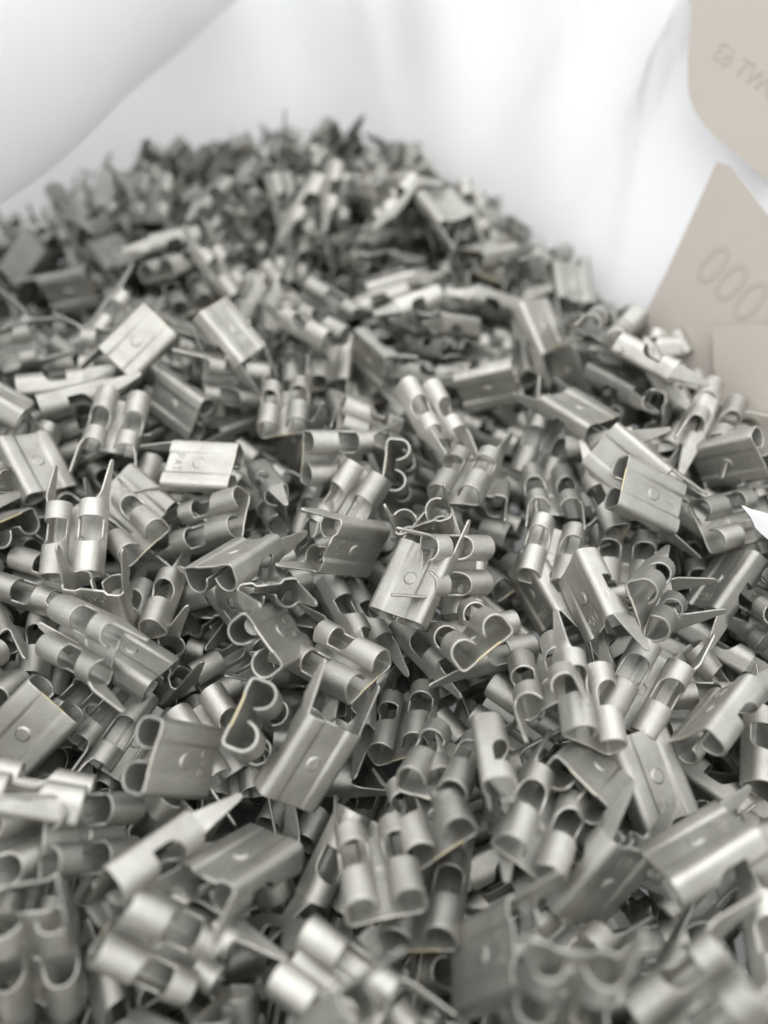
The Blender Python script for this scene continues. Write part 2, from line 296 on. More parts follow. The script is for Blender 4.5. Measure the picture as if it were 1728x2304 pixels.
# baked resting poses of the clips (position, rotation, variant)
POSES = [
-350,341,-78,241,14,203,-388,8,442,257,-31,379,43,-188,-263,10,-533,314,-82,436,242,23,15,10,246,243,21,415,277,-3,-34,3,
515,466,-40,192,261,375,-65,11,-236,459,-87,173,446,-138,46,11,172,323,-75,193,304,302,171,8,-9,458,-65,486,-107,-19,42,8,
-141,654,-84,174,-77,-418,-196,2,-74,288,-78,240,-7,-9,-439,0,365,464,-123,145,-85,-401,-248,4,-485,508,-62,264,209,104,355,0,
270,525,-57,472,-39,101,-124,4,-373,635,-46,273,-279,-299,88,7,-380,443,-47,258,54,383,-184,1,-577,842,17,240,177,34,-400,2,
505,788,-72,467,97,56,-139,0,70,432,-142,479,-106,-92,-35,8,382,741,-28,476,-1,154,-10,0,76,557,-71,468,-90,-130,74,9,
-674,721,-101,183,-426,165,89,1,-661,1103,8,489,99,-29,7,8,-90,843,-50,449,-70,-7,209,9,492,642,-137,94,-478,-88,68,0,
624,718,-66,257,150,384,-117,4,584,1230,6,158,-370,-297,-5,3,434,981,-35,50,-376,-32,-324,2,63,1006,-25,77,122,473,75,10,
-80,1116,-27,26,-265,264,331,0,198,614,-53,60,321,73,371,11,110,646,-77,477,-120,-6,-92,11,-422,1328,-5,56,-325,375,24,2,
-390,1189,-28,358,-65,-115,323,7,302,804,-37,20,149,-119,-462,1,-301,1017,28,88,96,467,-121,6,-655,1481,15,6,55,-50,494,9,
-579,561,-9,304,-105,203,325,7,38,780,-180,475,-96,-124,-15,8,-223,691,-36,231,-163,322,-257,6,-830,1357,-27,141,165,-446,-64,4,
-632,1713,77,152,-438,175,63,7,154,1043,-9,273,237,-15,345,8,776,1098,-147,7,-394,204,-231,2,-64,511,-203,67,193,-134,436,5,
839,1396,-29,350,-265,236,45,6,-222,868,-19,178,-136,-425,139,7,164,886,-20,445,-158,-128,101,7,-63,1025,-139,105,-200,-40,-444,0,
118,1526,16,101,-115,24,-475,10,377,1139,-78,493,24,17,-81,5,374,624,-92,85,-186,-443,111,6,550,952,2,404,-42,229,-181,0,
804,1231,-70,406,8,122,-265,8,187,1314,-5,485,-40,-70,-93,6,-412,1773,65,125,-399,-238,136,10,-533,1614,-46,204,-175,401,131,2,
-109,1367,-5,333,64,257,-263,9,-323,374,-132,223,170,127,-394,7,-516,863,-87,158,264,-394,16,1,-511,1010,-107,485,-43,-114,2,2,
488,1526,-9,37,149,-474,38,3,-573,961,-48,21,26,368,337,7,-484,736,-175,94,140,-37,469,6,-79,1250,-26,160,-73,-115,454,7,
291,1753,-86,309,-276,218,175,10,-257,1584,-24,498,6,-42,3,4,-760,1063,-80,284,6,-10,-411,2,406,1351,-93,14,-5,58,496,8,
-329,729,-138,161,-13,20,-473,7,-580,1186,-40,459,-7,-82,181,3,-62,185,2,104,243,378,192,4,276,353,-145,448,-93,-31,-200,8,
-623,466,-17,198,134,94,429,10,-399,1692,-34,282,278,-112,284,6,263,765,-164,200,151,77,-426,5,-195,1898,7,443,-25,80,216,4,
-989,2223,-74,270,-288,235,198,11,641,343,-127,480,15,139,-24,5,566,1333,2,144,-419,-145,-181,9,415,1505,-103,458,174,68,-75,3,
-26,1884,-98,96,-364,-114,-308,11,-589,808,-160,110,65,29,482,1,354,1082,-146,102,-363,-43,-325,8,220,921,-108,277,-4,64,411,5,
-413,275,-258,415,36,249,120,1,454,1965,-51,126,-451,-137,111,10,-281,1324,-92,132,331,8,-351,2,748,684,-152,472,20,142,-81,7,
-1040,1790,3,394,84,108,-275,4,542,1124,-94,493,-18,-41,-68,9,678,1656,70,193,-158,-53,-430,8,-503,2238,-24,394,109,170,233,4,
-259,974,-21,207,439,116,-26,10,192,2420,88,40,-487,-106,12,4,643,1713,-47,49,472,148,-52,6,-34,1526,-43,341,-91,76,-346,8,
828,1522,6,127,100,-42,471,9,-168,463,-274,378,134,237,181,11,-321,912,-200,450,-20,-1,-217,1,-767,2539,76,2,1,-97,491,7,
585,455,-212,446,91,3,-206,4,-471,887,-204,106,259,346,228,8,-1055,2471,48,81,250,149,-398,5,-1193,2412,-81,179,-420,202,-8,1,
-573,1269,-65,61,-450,-198,-65,8,441,342,-230,368,106,51,-317,8,584,2189,-52,43,-495,-2,58,11,-789,1571,-2,170,232,393,-113,5,
-233,209,-181,109,-276,109,-387,2,511,1268,-94,353,41,-351,17,8,-162,657,-280,488,-45,42,-92,1,320,2132,-74,193,369,-264,83,10,
109,964,-176,132,-81,-77,-469,6,248,1307,-166,425,-91,93,229,2,-151,2578,71,61,-263,140,-397,6,-303,380,-238,263,-18,89,416,5,
-144,350,-197,273,34,-289,301,10,-546,2514,59,66,314,-101,370,4,759,993,-234,150,-180,-104,-429,5,548,1877,-121,273,-349,34,-229,10,
181,1982,-48,150,433,-195,42,8,89,2060,-50,131,377,-187,236,2,39,1376,-64,298,-140,317,-203,3,-866,1654,-10,374,-127,-146,-270,10,
-588,467,-123,8,-117,10,-486,8,-223,1829,-78,498,14,-41,14,4,-181,2054,-36,199,145,240,-363,9,645,666,-240,116,-273,-143,-377,2,
168,1945,-97,128,-64,-142,-458,5,-306,2401,-60,18,-109,78,-481,9,-235,2534,52,6,300,-206,343,7,92,1174,-43,8,81,-295,-395,0,
-410,536,-188,430,167,-31,-191,7,-607,2150,-41,489,-10,-26,99,0,61,388,-292,275,127,-170,-360,2,-71,833,-149,51,430,-27,-248,4,
-881,2372,-48,21,-475,-154,21,10,209,421,-223,410,-58,-95,-263,6,332,2340,-22,44,200,451,-70,5,535,1004,-98,324,3,-88,-370,4,
-761,913,-149,479,-6,-133,51,5,-421,1680,-172,71,457,-187,32,7,37,2520,79,180,-200,-27,420,1,-762,1936,-15,428,110,227,-55,1,
-470,2545,64,109,180,50,-451,9,428,536,-312,19,-298,-177,-360,2,877,1894,-77,41,254,131,-408,0,-686,2380,3,82,419,-234,116,1,
0,2491,-37,108,445,-194,52,0,6,2240,-67,90,279,403,-40,0,330,1692,-216,442,-62,104,201,7,-329,2564,60,180,-212,183,-373,9,
-220,1576,-139,162,230,327,253,8,224,537,-233,125,340,-252,236,3,-755,1513,-60,380,105,2,-308,2,553,1465,-56,196,386,224,-110,9,
-659,2222,13,481,-86,-77,-70,1,776,1519,-43,147,-309,-7,365,6,-992,1893,-62,376,173,56,275,2,637,785,-165,352,41,114,-334,9,
-302,716,-201,47,-17,16,-497,7,-359,1073,-218,128,467,-104,71,8,-143,712,-216,347,-22,1,-359,1,-739,1783,1,341,122,-117,325,11,
682,870,-209,164,-25,110,-459,7,-878,1174,-52,16,263,-399,146,0,-3,658,-297,48,-94,108,477,0,600,1813,60,113,94,76,472,0,
822,1039,-185,130,323,-72,-352,6,296,2514,51,44,-192,78,-453,8,-338,1457,-149,212,100,88,-433,0,-930,1473,89,203,323,-323,-16,5,
-338,1960,-52,268,-23,421,20,7,547,2292,-42,184,238,-67,394,9,-156,1910,-127,67,-494,26,-35,9,-63,2370,-61,114,477,98,1,8,
211,626,-198,383,165,22,-275,7,161,1847,-115,412,-101,61,257,1,788,1238,-192,21,-95,42,489,0,-795,2816,52,293,-17,282,-290,2,
264,1190,-195,472,-83,-49,133,6,5,2144,-94,167,271,-247,296,10,-41,270,-137,185,-6,-10,-464,4,-154,1143,-113,242,-19,39,435,6,
470,260,-168,474,31,39,-151,8,453,1918,-158,122,-14,-485,10,2,331,1906,-126,495,50,44,-11,7,243,1365,-128,128,480,-56,-24,6,
-769,780,-46,121,197,81,436,9,710,1808,0,318,-105,108,356,6,-393,2728,65,151,-69,-233,-410,2,741,1688,-8,75,-204,13,-450,4,
-524,2520,-40,289,-25,140,-383,4,728,1309,-87,461,-1,52,185,5,-533,2835,76,247,136,-241,335,6,-620,2741,54,177,-26,-288,368,5,
-552,1358,-96,39,-28,-82,491,5,179,2261,-112,457,83,-185,-14,11,888,1290,-140,473,106,-112,53,10,-171,913,-152,305,224,14,327,2,
183,1066,-126,432,56,245,7,3,-192,2448,-87,69,383,-114,-292,7,-1002,2821,-42,34,72,479,119,6,-429,2021,-87,228,182,380,142,7,
-284,1018,-134,452,7,118,178,3,-351,2194,-63,217,-68,170,-411,8,-456,1800,-66,299,302,-71,253,10,-850,2580,33,159,102,-136,442,4,
-56,2672,78,24,61,6,496,3,-1224,2597,-65,420,-54,89,251,10,77,934,-294,470,19,-128,111,8,-833,935,-122,39,452,167,127,7,
-666,2537,30,273,41,-157,386,4,-531,414,-260,48,109,112,473,1,443,2542,-100,185,-182,-289,315,7,-363,1011,-279,379,-29,104,307,4,
-590,1232,-199,337,32,-111,351,6,-198,289,-330,433,-6,249,-28,3,7,2598,17,47,-135,-319,357,1,-330,2789,74,66,-118,-317,-362,5,
328,1561,-249,427,12,51,255,6,-89,1644,-101,93,483,35,-85,9,-716,2637,23,242,160,-158,-376,3,713,1579,-54,38,362,-190,-286,11,
63,2802,57,139,-142,-268,372,5,-67,1893,-178,483,65,-97,56,9,-704,1386,-156,434,64,-143,192,2,-711,730,-245,16,68,32,494,10,
298,2262,-117,86,38,-432,234,8,-144,1067,-217,161,-41,49,-469,4,-523,1860,-100,288,143,89,372,10,-63,339,-282,325,147,320,-144,7,
13,274,-316,446,83,22,-209,6,810,1793,-46,113,8,143,-465,0,689,1922,-49,3,-293,263,-309,5,-357,2463,-79,161,130,-32,454,0,
-890,1441,-52,62,-27,-99,486,8,338,2348,-94,18,261,-416,92,6,-450,1100,-182,357,-184,29,296,6,684,1462,-75,181,-197,3,422,2,
119,2676,78,58,-142,215,425,5,821,734,-321,389,43,93,296,9,282,2523,-59,82,255,400,-135,0,-161,1344,-190,498,0,-3,-45,4,
-659,824,-203,14,-71,-12,-495,3,-25,1290,-138,423,107,206,130,6,94,189,-243,484,48,-103,-54,0,-965,2527,-36,12,130,477,-73,1,
-1118,2725,-45,487,65,-77,48,1,-342,186,-128,137,413,246,-20,2,166,1568,-132,98,-95,34,-480,5,-768,1258,-94,214,60,14,-447,6,
137,726,-241,159,133,90,-446,3,-1089,2560,-71,75,405,-55,279,10,353,1781,-222,248,55,244,355,8,-764,1576,-172,435,71,-20,-235,9,
-348,2579,-47,230,9,0,-444,0,-841,2592,-27,187,103,291,346,4,-222,2712,69,162,56,-198,426,5,577,1631,-97,189,-62,80,451,6,
-1,1104,-207,169,106,-8,-458,1,409,2603,-56,254,18,160,399,4,-30,2516,-119,65,359,334,-71,0,-108,1322,-117,48,232,-17,440,10,
893,1031,-240,403,11,116,271,0,-632,1964,-75,19,-167,198,427,4,-759,2909,23,134,163,-259,372,5,-999,2344,-115,210,55,67,-445,0,
-800,2327,-180,335,-62,140,338,9,-426,1743,-74,386,297,92,66,9,450,2258,-146,209,-65,-202,-402,7,-143,2332,-128,64,-76,112,477,7,
-818,2497,-73,188,445,-127,20,11,117,2586,74,86,-242,-101,-417,10,53,1426,-238,296,152,27,372,0,-853,1785,-76,354,46,53,-346,11,
117,2086,-138,270,17,4,420,8,96,1707,-186,90,-56,-26,-488,6,-108,2828,36,14,141,-239,-416,0,825,1560,-72,227,233,102,-366,0,
-623,1724,-184,204,158,177,-390,9,633,2134,-173,342,41,-177,-316,5,634,2037,-72,86,-57,158,463,7,197,499,-348,257,66,-70,418,11,
184,996,-257,97,18,-47,-488,8,303,2122,-155,316,-130,-28,-364,6,-899,2449,-114,401,6,123,271,2,-324,1692,-251,493,5,-29,79,4,
-501,717,-263,94,168,21,461,3,376,471,-342,116,279,63,-393,9,-230,3046,34,233,-4,-267,352,10,-246,866,-309,429,-56,-102,230,4,
567,523,-296,19,-35,53,496,2,616,934,-233,111,-397,-283,1,10,189,2505,-44,36,302,18,397,10,-820,1143,-143,448,31,-26,217,0,
277,1127,-326,348,186,206,-228,9,-404,449,-170,341,164,184,-270,2,817,1777,-162,152,-278,215,321,7,13,2655,-52,230,301,-323,46,9,
-353,1913,-141,484,10,-11,-124,4,-506,228,-276,59,-223,157,-415,7,705,513,-101,302,-15,-233,-322,7,-145,2970,18,248,248,-121,-335,2,
-469,2832,38,18,-308,83,-384,0,-201,2913,66,112,275,-103,-389,1,-969,2109,-168,361,-23,17,345,11,143,2540,-163,48,140,-454,147,3,
-1185,2235,-208,176,166,268,346,0,640,1292,-131,444,-42,29,-225,2,928,1495,-75,174,232,0,407,11,-118,797,-253,406,242,-71,146,4,
568,1048,-207,191,-234,61,394,10,-425,1362,-191,94,164,-446,125,4,177,1501,-207,247,-79,63,-423,8,-953,1304,-4,417,-143,92,216,11,
-275,2584,-34,9,-260,-136,405,3,-292,1243,-239,500,-5,-7,-8,6,671,575,-237,185,-21,299,355,3,-337,749,-318,290,-11,9,-407,5,
197,799,-315,92,5,-1,491,3,43,2694,-11,169,54,228,408,0,-538,2308,-111,449,106,-13,192,7,492,2356,-233,437,196,79,121,0,
68,2994,-16,298,180,5,359,10,623,2343,-119,35,-3,-134,481,7,-613,1825,-119,248,-171,65,-394,10,517,2524,-183,40,-212,-184,412,3,
662,1809,-79,260,-230,-12,-360,8,-1194,2393,-220,204,-125,431,-83,3,647,1330,-198,11,43,26,497,4,483,1533,-173,468,151,-78,47,7,
-509,2642,4,182,-236,-283,-285,8,279,1023,-224,115,415,98,-233,8,-80,908,-298,452,38,-93,-189,0,-85,2581,-75,91,447,-202,32,11,
838,1042,-324,35,-33,85,-490,10,-987,2267,-220,21,383,226,-228,4,942,1067,-200,123,253,-413,-15,7,-194,2865,7,41,343,234,275,6,
100,2648,-165,12,30,-474,155,10,-1002,1217,-44,118,210,429,-89,0,212,1006,-317,391,-17,-48,-308,11,480,1151,-295,153,-97,109,453,11,
-242,484,-318,73,-263,-5,-419,11,-809,2680,24,53,58,309,-385,8,-286,1489,-349,280,162,-117,363,2,486,1343,-205,408,83,-38,275,10,
-31,215,-206,497,-8,46,-33,5,-59,372,-376,498,0,0,-46,5,872,873,-141,37,310,234,-312,2,-416,1218,-194,365,-32,-66,333,9,
252,967,-376,439,0,0,-240,8,232,2590,34,69,-215,189,404,3,-1323,2529,-279,141,301,315,-200,11,-476,969,-342,344,82,-345,77,9,
443,644,-342,344,-79,345,84,4,-305,392,-309,476,-95,16,-118,1,-662,2168,-116,184,-69,11,460,8,218,220,-269,181,32,-39,-463,5,
-383,2991,-10,411,121,74,248,2,484,2142,-161,151,-268,-357,-167,6,309,1897,-187,343,67,-7,358,7,-678,2444,-66,376,125,-5,304,10,
-148,1762,-235,387,84,40,302,6,-1198,2081,-151,96,60,486,-33,10,-917,1325,-162,326,55,-105,360,5,-1344,2447,-78,228,307,-9,322,3,
-57,1592,-189,327,93,-100,-353,6,-426,2419,-149,262,111,-43,409,9,-648,493,-198,313,-165,-44,-350,11,-411,360,-371,437,-16,9,-243,6,
-275,2511,-169,466,-28,-47,-174,3,-345,801,-257,80,-14,3,-493,9,-183,1605,-267,186,58,41,459,7,-699,317,-176,241,114,67,-418,7,
157,1310,-221,286,-43,123,389,10,-1075,1757,-105,73,127,164,-449,6,-715,357,-59,231,-55,-129,-421,0,871,1601,-176,54,93,94,-479,11,
-756,1237,-192,474,151,-53,16,4,981,1558,-296,90,215,3,442,8,-396,3157,-38,107,275,-176,363,0,-977,1546,-68,475,1,-17,-156,3,
-1111,1902,-97,474,147,-54,20,11,-49,1923,-229,482,64,-98,63,1,-248,2087,-95,406,14,129,-262,6,748,1870,-96,142,-284,-37,385,9,
-39,2948,-41,132,-233,215,-363,4,476,1723,-209,200,56,72,-449,5,-257,2371,-194,151,180,-293,330,5,-759,1597,-104,414,16,-72,271,1,
-285,1546,-365,65,18,-291,401,8,-302,3116,-55,63,-347,-142,325,7,-1199,2539,-188,478,-133,-14,-63,7,-111,2741,-103,440,105,-78,199,3,
-807,1461,-205,213,189,253,324,10,261,764,-257,203,-4,4,-457,2,313,1494,-319,472,-44,115,-109,0,57,1187,-244,64,277,245,-330,1,
-159,716,-376,462,0,0,192,2,-732,1641,-218,446,29,-92,205,6,-383,550,-332,52,-233,274,344,8,490,753,-153,486,110,18,34,3,
-602,763,-302,454,-99,-177,-53,4,534,1957,-309,296,268,-192,231,7,-762,2633,-91,134,368,-226,-213,2,-636,2572,-61,76,369,327,34,8,
389,2236,-257,452,-54,-29,205,0,366,744,-319,263,102,-117,396,5,-287,2716,-50,215,22,-299,-337,11,511,1041,-317,417,0,0,-277,7,
756,1221,-292,151,111,-79,-457,0,481,951,-264,385,51,91,-301,2,649,1988,-145,8,42,-71,493,5,61,2755,-219,307,158,113,-343,5,
711,2239,-207,169,-113,291,352,10,10,901,-376,77,0,0,494,0,511,658,-265,7,-240,-395,191,1,-14,1567,-280,234,177,390,-109,0,
-53,2524,-190,489,-94,29,38,6,-488,2550,-94,451,52,19,-209,0,-786,2542,-325,334,145,305,-157,4,-634,987,-137,499,0,1,28,1,
-879,1135,-271,88,36,491,-19,5,-475,1565,-208,330,-12,-27,-374,1,-209,2646,-133,197,-77,153,-427,11,126,2905,-158,316,96,218,306,7,
-27,1025,-249,8,10,59,496,4,664,1334,-263,33,42,28,496,6,773,597,-320,428,24,-37,255,11,-668,291,-316,431,0,0,-253,8,
-201,1965,-210,472,92,77,115,0,153,2915,-35,126,-106,141,-451,10,105,2011,-186,107,297,-165,-351,1,918,1632,-99,296,-41,185,355,7,
-133,3162,-10,139,86,78,466,8,-311,216,-356,154,122,41,-458,3,-109,2257,-225,48,-62,478,-124,4,-447,2684,-31,143,-77,-313,355,8,
349,1926,-250,494,53,49,22,6,-1380,2821,-241,23,-7,-334,-371,9,-118,2720,29,313,-60,-30,384,11,739,742,-376,53,0,0,-497,6,
-431,1378,-296,366,-50,-38,-335,7,-1057,2693,-101,283,99,19,-400,10,-437,2883,-30,83,-110,286,386,8,-874,2617,-221,162,54,27,-469,6,
-870,1050,-237,140,-121,154,-438,9,675,337,-305,144,208,-291,-318,11,-495,1718,-241,295,-3,52,400,9,-352,3347,-81,57,456,-174,-91,11,
236,2678,-20,297,43,90,-389,1,-414,710,-376,16,0,0,500,0,199,1789,-256,193,191,-396,138,11,701,1934,-288,162,241,-167,-371,9,
-1166,2525,-326,334,28,101,-357,6,-702,2463,-316,361,159,124,281,0,-852,1959,-130,200,91,17,-449,8,353,876,-316,121,384,24,295,4,
-710,1667,-268,165,89,37,-462,7,-138,2300,-184,49,-57,479,-120,4,-132,1588,-160,108,119,-43,-472,1,926,1049,-65,191,144,213,-384,5,
-558,580,-256,36,53,276,-412,6,-7,2806,-38,134,149,-105,446,6,619,1400,-73,91,162,306,-349,6,-164,994,-376,363,0,0,344,0,
-705,1910,-183,28,470,24,167,2,-1297,2237,-153,138,451,164,-29,7,-1085,2835,-119,482,124,-19,41,9,-179,72,-109,474,1,-158,8,6,
-677,3171,-61,432,-88,-229,55,3,72,2098,-284,42,-331,-125,-351,4,-741,555,-140,98,224,420,-117,0,-1232,2568,-122,454,-109,-3,-179,11,
-949,1983,-213,24,258,127,-409,6,-706,1329,-317,102,0,0,490,10,-448,1114,-329,215,94,98,-431,9,276,1335,-376,0,-497,57,0,9,
197,255,-358,122,15,60,481,6,543,2202,-220,276,211,-97,346,7,-1064,2204,-231,465,32,18,179,2,-984,2512,-311,356,54,40,-344,4,
-392,471,-316,227,-202,56,393,5,-712,2491,-155,34,428,247,67,9,97,111,-187,462,69,-91,-154,8,-9,1782,-237,327,-24,134,353,10,
363,1661,-333,71,-102,165,-455,2,-313,2920,13,221,-190,-7,406,6,-870,1781,-152,461,9,-6,193,7,205,2649,-126,241,-74,-400,162,5,
-9,3249,-124,296,180,41,-358,3,4,2015,-241,125,187,44,-444,4,-1334,2654,-139,471,-64,6,-156,8,-171,2405,-318,376,143,-286,77,4,
181,2021,-206,94,-33,-1,490,5,-1038,2998,-150,355,178,-106,285,0,520,2043,-353,369,0,0,-338,2,316,2669,-233,36,-135,464,-122,0,
19,1290,-270,143,-6,-89,-471,2,474,828,-184,304,93,-73,379,2,492,1189,-206,52,-365,332,62,2,-921,1040,-72,55,-16,-3,497,10,
-546,3194,-87,490,92,13,31,3,67,2416,-356,3,264,-152,396,1,451,1593,-368,99,101,-53,-477,3,766,852,-367,77,190,-273,-365,1,
-495,2774,-51,220,188,137,384,11,492,1451,-254,218,312,306,-107,5,-907,1242,-229,98,453,-169,82,2,-371,2732,-59,135,294,276,263,11,
812,1681,-238,68,419,-200,-173,8,995,1436,-109,45,-170,154,442,6,319,2894,-170,48,-350,-212,-283,7,211,1666,-300,331,73,-67,361,1,
-608,1338,-266,388,60,32,308,4,285,382,-343,109,-31,-92,-478,1,-745,799,-345,458,55,-62,-182,1,-438,594,-292,340,160,313,103,1,
-984,2400,-160,457,58,-34,192,4,130,1932,-278,465,7,-32,-181,2,-812,1973,-198,444,37,-165,-155,4,247,185,-175,216,83,-80,-436,0,
402,2715,-112,68,265,32,417,7,-562,2950,25,19,4,115,486,2,831,1276,-341,178,305,-178,305,3,-452,1489,-352,489,83,10,63,11,
56,562,-293,471,-113,-114,-46,8,-840,2210,-188,477,-10,-110,99,11,968,1183,-247,392,44,-32,306,8,-926,2608,-354,15,-1,-18,499,5,
537,362,-342,145,-320,149,322,4,823,1139,-376,364,0,0,343,3,-1258,2821,-301,190,-73,-133,-437,0,-1081,1782,-221,250,288,161,-280,2,
-292,1741,-138,69,-113,-52,-479,11,-35,495,-346,144,240,236,-341,3,-61,2348,-339,249,146,-283,-294,11,363,2346,-282,73,252,-230,359,0,
-1351,2516,-372,499,0,3,25,10,-37,584,-357,462,-36,114,149,11,168,1557,-280,481,102,-10,91,3,570,1801,-274,298,-182,-188,-304,9,
-48,2507,-249,68,251,-421,72,7,6,1238,-339,285,85,-3,-402,4,-1155,2888,-241,354,194,54,291,9,-1476,2549,-312,308,-71,204,-329,7,
-745,1853,-364,335,-19,-28,370,3,242,1270,-289,144,47,-84,-469,1,-171,2725,-256,365,64,-89,324,6,-337,1955,-234,27,463,81,-168,3,
580,194,-185,474,-6,6,-159,11,-373,2604,-145,216,33,-22,449,3,576,1873,-278,190,311,-291,180,2,35,2256,-148,34,3,-67,494,6,
-775,2726,-26,26,250,-276,333,6,331,2523,-131,158,474,16,-9,3,-892,2746,-31,122,-12,-168,-455,1,-88,2451,-331,223,262,169,-321,5,
289,418,-286,217,-69,107,432,4,-192,2005,-269,445,104,60,195,4,-1229,2986,-266,351,278,218,43,9,117,2260,-235,62,490,-75,-30,4,
900,869,-299,214,-137,77,424,2,486,1572,-220,470,154,-71,25,1,110,3055,-135,353,213,-282,-25,2,-786,2939,-68,192,201,-416,-3,2,
-615,2660,-100,362,324,-101,63,10,270,1930,-366,477,0,0,150,6,-354,1726,-316,184,0,0,-465,8,4,2634,-284,417,-32,19,274,11,
-1032,2260,-301,91,68,-8,487,9,-466,2192,-187,452,-78,160,-116,1,-333,2132,-264,107,458,3,170,11,172,2435,-211,393,-6,91,-295,9,
-371,2248,-141,470,9,70,-154,8,597,2324,-241,11,-210,193,-411,0,482,2415,-300,239,-214,138,358,10,344,2753,-254,70,205,314,323,7,
-918,2062,-286,228,226,-263,-278,0,881,1132,-327,325,137,164,314,11,694,1848,-330,6,236,-258,358,0,136,1472,-363,203,110,-279,345,11,
-627,1571,-392,255,-128,-51,-408,11,235,2533,-320,209,0,0,-454,7,-717,2688,-340,295,-15,4,404,2,850,1382,-342,243,260,240,-257,10,
-1300,2687,-298,14,72,481,-116,4,-687,986,-197,500,0,1,16,6,172,2720,-257,269,142,393,57,8,-1284,2139,-203,459,-52,103,-161,1,
-1042,1138,-186,296,34,-16,-401,3,500,762,-387,58,-328,-60,368,0,130,2968,-232,119,-48,208,-437,5,255,771,-376,291,0,0,-406,4,
352,2609,-278,127,28,-87,-475,11,-11,1118,-317,224,-32,70,-440,5,48,2779,-307,398,42,29,298,1,177,1788,-355,414,55,-36,-273,0,
625,521,-350,75,422,257,17,8,401,1274,-297,411,64,-27,-276,11,-1055,1937,-257,487,0,1,115,8,-977,2448,-207,294,33,-59,399,10,
201,2860,-280,134,-146,457,43,5,811,1576,-322,25,115,-95,-477,0,-907,1486,-250,375,8,-33,-329,1,-518,1936,-233,360,106,165,286,5,
-567,2208,-192,9,139,37,479,11,-441,1555,-266,202,-4,-30,-456,0,795,1838,-229,301,-301,186,-186,1,284,2718,-133,468,95,51,140,0,
155,2812,-352,49,300,177,-356,9,43,1874,-340,209,27,291,-348,9,721,2122,-276,191,-13,89,-453,0,708,1055,-398,73,-210,0,-448,8,
369,1716,-362,230,66,-207,387,8,446,2681,-240,76,280,52,404,3,-671,2837,-39,210,-167,286,-310,2,-737,971,-376,254,0,0,430,3,
-670,1325,-376,310,0,0,-393,1,-567,1671,-361,401,40,-29,-295,4,373,2161,-319,262,20,-58,-421,1,-604,2186,-296,46,452,170,-122,0,
-482,2498,-339,459,-34,-91,-174,10,170,661,-376,293,0,0,-405,5,-502,2271,-296,204,-7,53,-453,0,144,2247,-315,113,367,-319,-31,5,
522,2070,-257,260,-73,142,396,9,-680,254,-257,281,0,0,414,2,-580,2554,-306,172,186,-9,431,9,-297,2054,-327,235,84,431,45,7,
-1025,1900,-197,387,-1,1,-317,5,234,2203,-231,70,-8,-12,495,10,-384,1865,-250,149,353,-310,-84,0,-341,2504,-276,386,95,121,-278,6,
-70,1906,-315,209,104,33,441,3,-29,2709,-191,191,82,448,-79,9,353,245,-266,163,402,4,-249,8,966,1348,-246,50,10,87,-490,4,
-547,171,-125,401,-10,44,296,0,19,2378,-184,352,96,63,-336,3,-115,2792,-138,458,112,-66,152,4,870,1347,-204,263,167,13,-391,9,
190,2794,-19,197,-38,91,-449,0,632,2040,-218,218,184,22,410,10,-1353,2321,-120,62,174,-454,100,10,-953,2787,-274,195,-211,171,-371,9,
-91,2744,-329,166,212,-172,384,6,243,2291,-377,268,214,-13,-364,7,-571,1553,-298,88,260,-67,-413,5,-535,1256,-373,54,-23,94,-488,11,
944,1637,-327,128,208,-223,-375,0,-878,2215,-383,85,-194,-153,427,8,590,652,-385,111,-311,-115,-357,2,541,2523,-247,309,-29,-142,365,10,
237,2847,-186,204,204,66,403,4,903,1717,-172,71,105,214,-434,1,-1251,-223,-376,420,0,0,271,10,-1344,143,-376,0,292,406,0,9,
-1326,561,-376,196,0,0,460,3,-1307,725,-376,0,-351,-356,0,7,-1396,918,-376,447,0,0,224,9,-1280,1253,-376,255,0,0,-430,9,
-1267,1683,-376,478,0,0,-147,1,-1389,1835,-376,280,0,0,414,1,-1387,2180,-376,12,0,0,-500,0,-1139,-457,-342,229,-267,232,270,2,
-1015,174,-376,246,0,0,435,4,-1010,447,-376,418,0,0,275,5,-1020,591,-376,275,0,0,-418,9,-1053,989,-338,82,-303,65,384,11,
-1122,1334,-354,477,22,98,-110,7,-1104,1486,-376,424,0,0,265,3,-1002,1948,-376,444,0,0,230,6,-1023,2358,-371,290,-5,-7,407,0,
-1039,2859,-334,194,76,32,-453,8,-687,-211,-346,317,-155,177,307,11,-640,81,-342,135,-325,-139,-327,6,-719,269,-376,291,0,0,407,6,
-682,602,-366,432,-28,16,-249,8,-632,1908,-342,40,352,36,-351,4,-592,2191,-376,162,0,0,473,11,-821,2946,-328,267,0,0,422,10,
-749,3131,-310,0,-271,-420,0,3,-389,-168,-376,365,0,0,-342,2,-427,80,-376,8,0,0,500,6,-384,1320,-368,31,-368,-336,-33,11,
-313,1671,-376,343,0,0,364,10,-547,1957,-376,58,0,0,-497,2,-410,2193,-376,369,0,0,-337,10,-346,2437,-366,493,0,0,-86,1,
-465,2878,-317,0,271,420,0,6,-262,3090,-164,321,-199,-172,278,5,-76,-143,-376,487,0,0,-114,11,-116,132,-376,485,0,0,123,2,
-136,1337,-342,300,191,297,-188,10,-69,1570,-376,339,0,0,-368,7,-159,1937,-365,459,-35,15,-194,10,-20,2217,-373,386,0,0,-318,6,
-114,2843,-325,3,0,0,-500,11,-176,3183,-294,150,0,0,-477,0,213,-248,-376,495,0,0,-67,0,285,82,-376,106,0,0,489,9,
207,1640,-376,439,0,0,-239,10,532,-293,-376,414,0,0,280,9,443,122,-357,147,115,-37,462,0,445,875,-361,56,6,51,494,3,
506,1310,-376,241,0,0,438,10,566,1574,-376,499,0,0,-37,2,518,1854,-371,367,0,0,340,10,823,-181,-376,172,-1,-2,470,7,
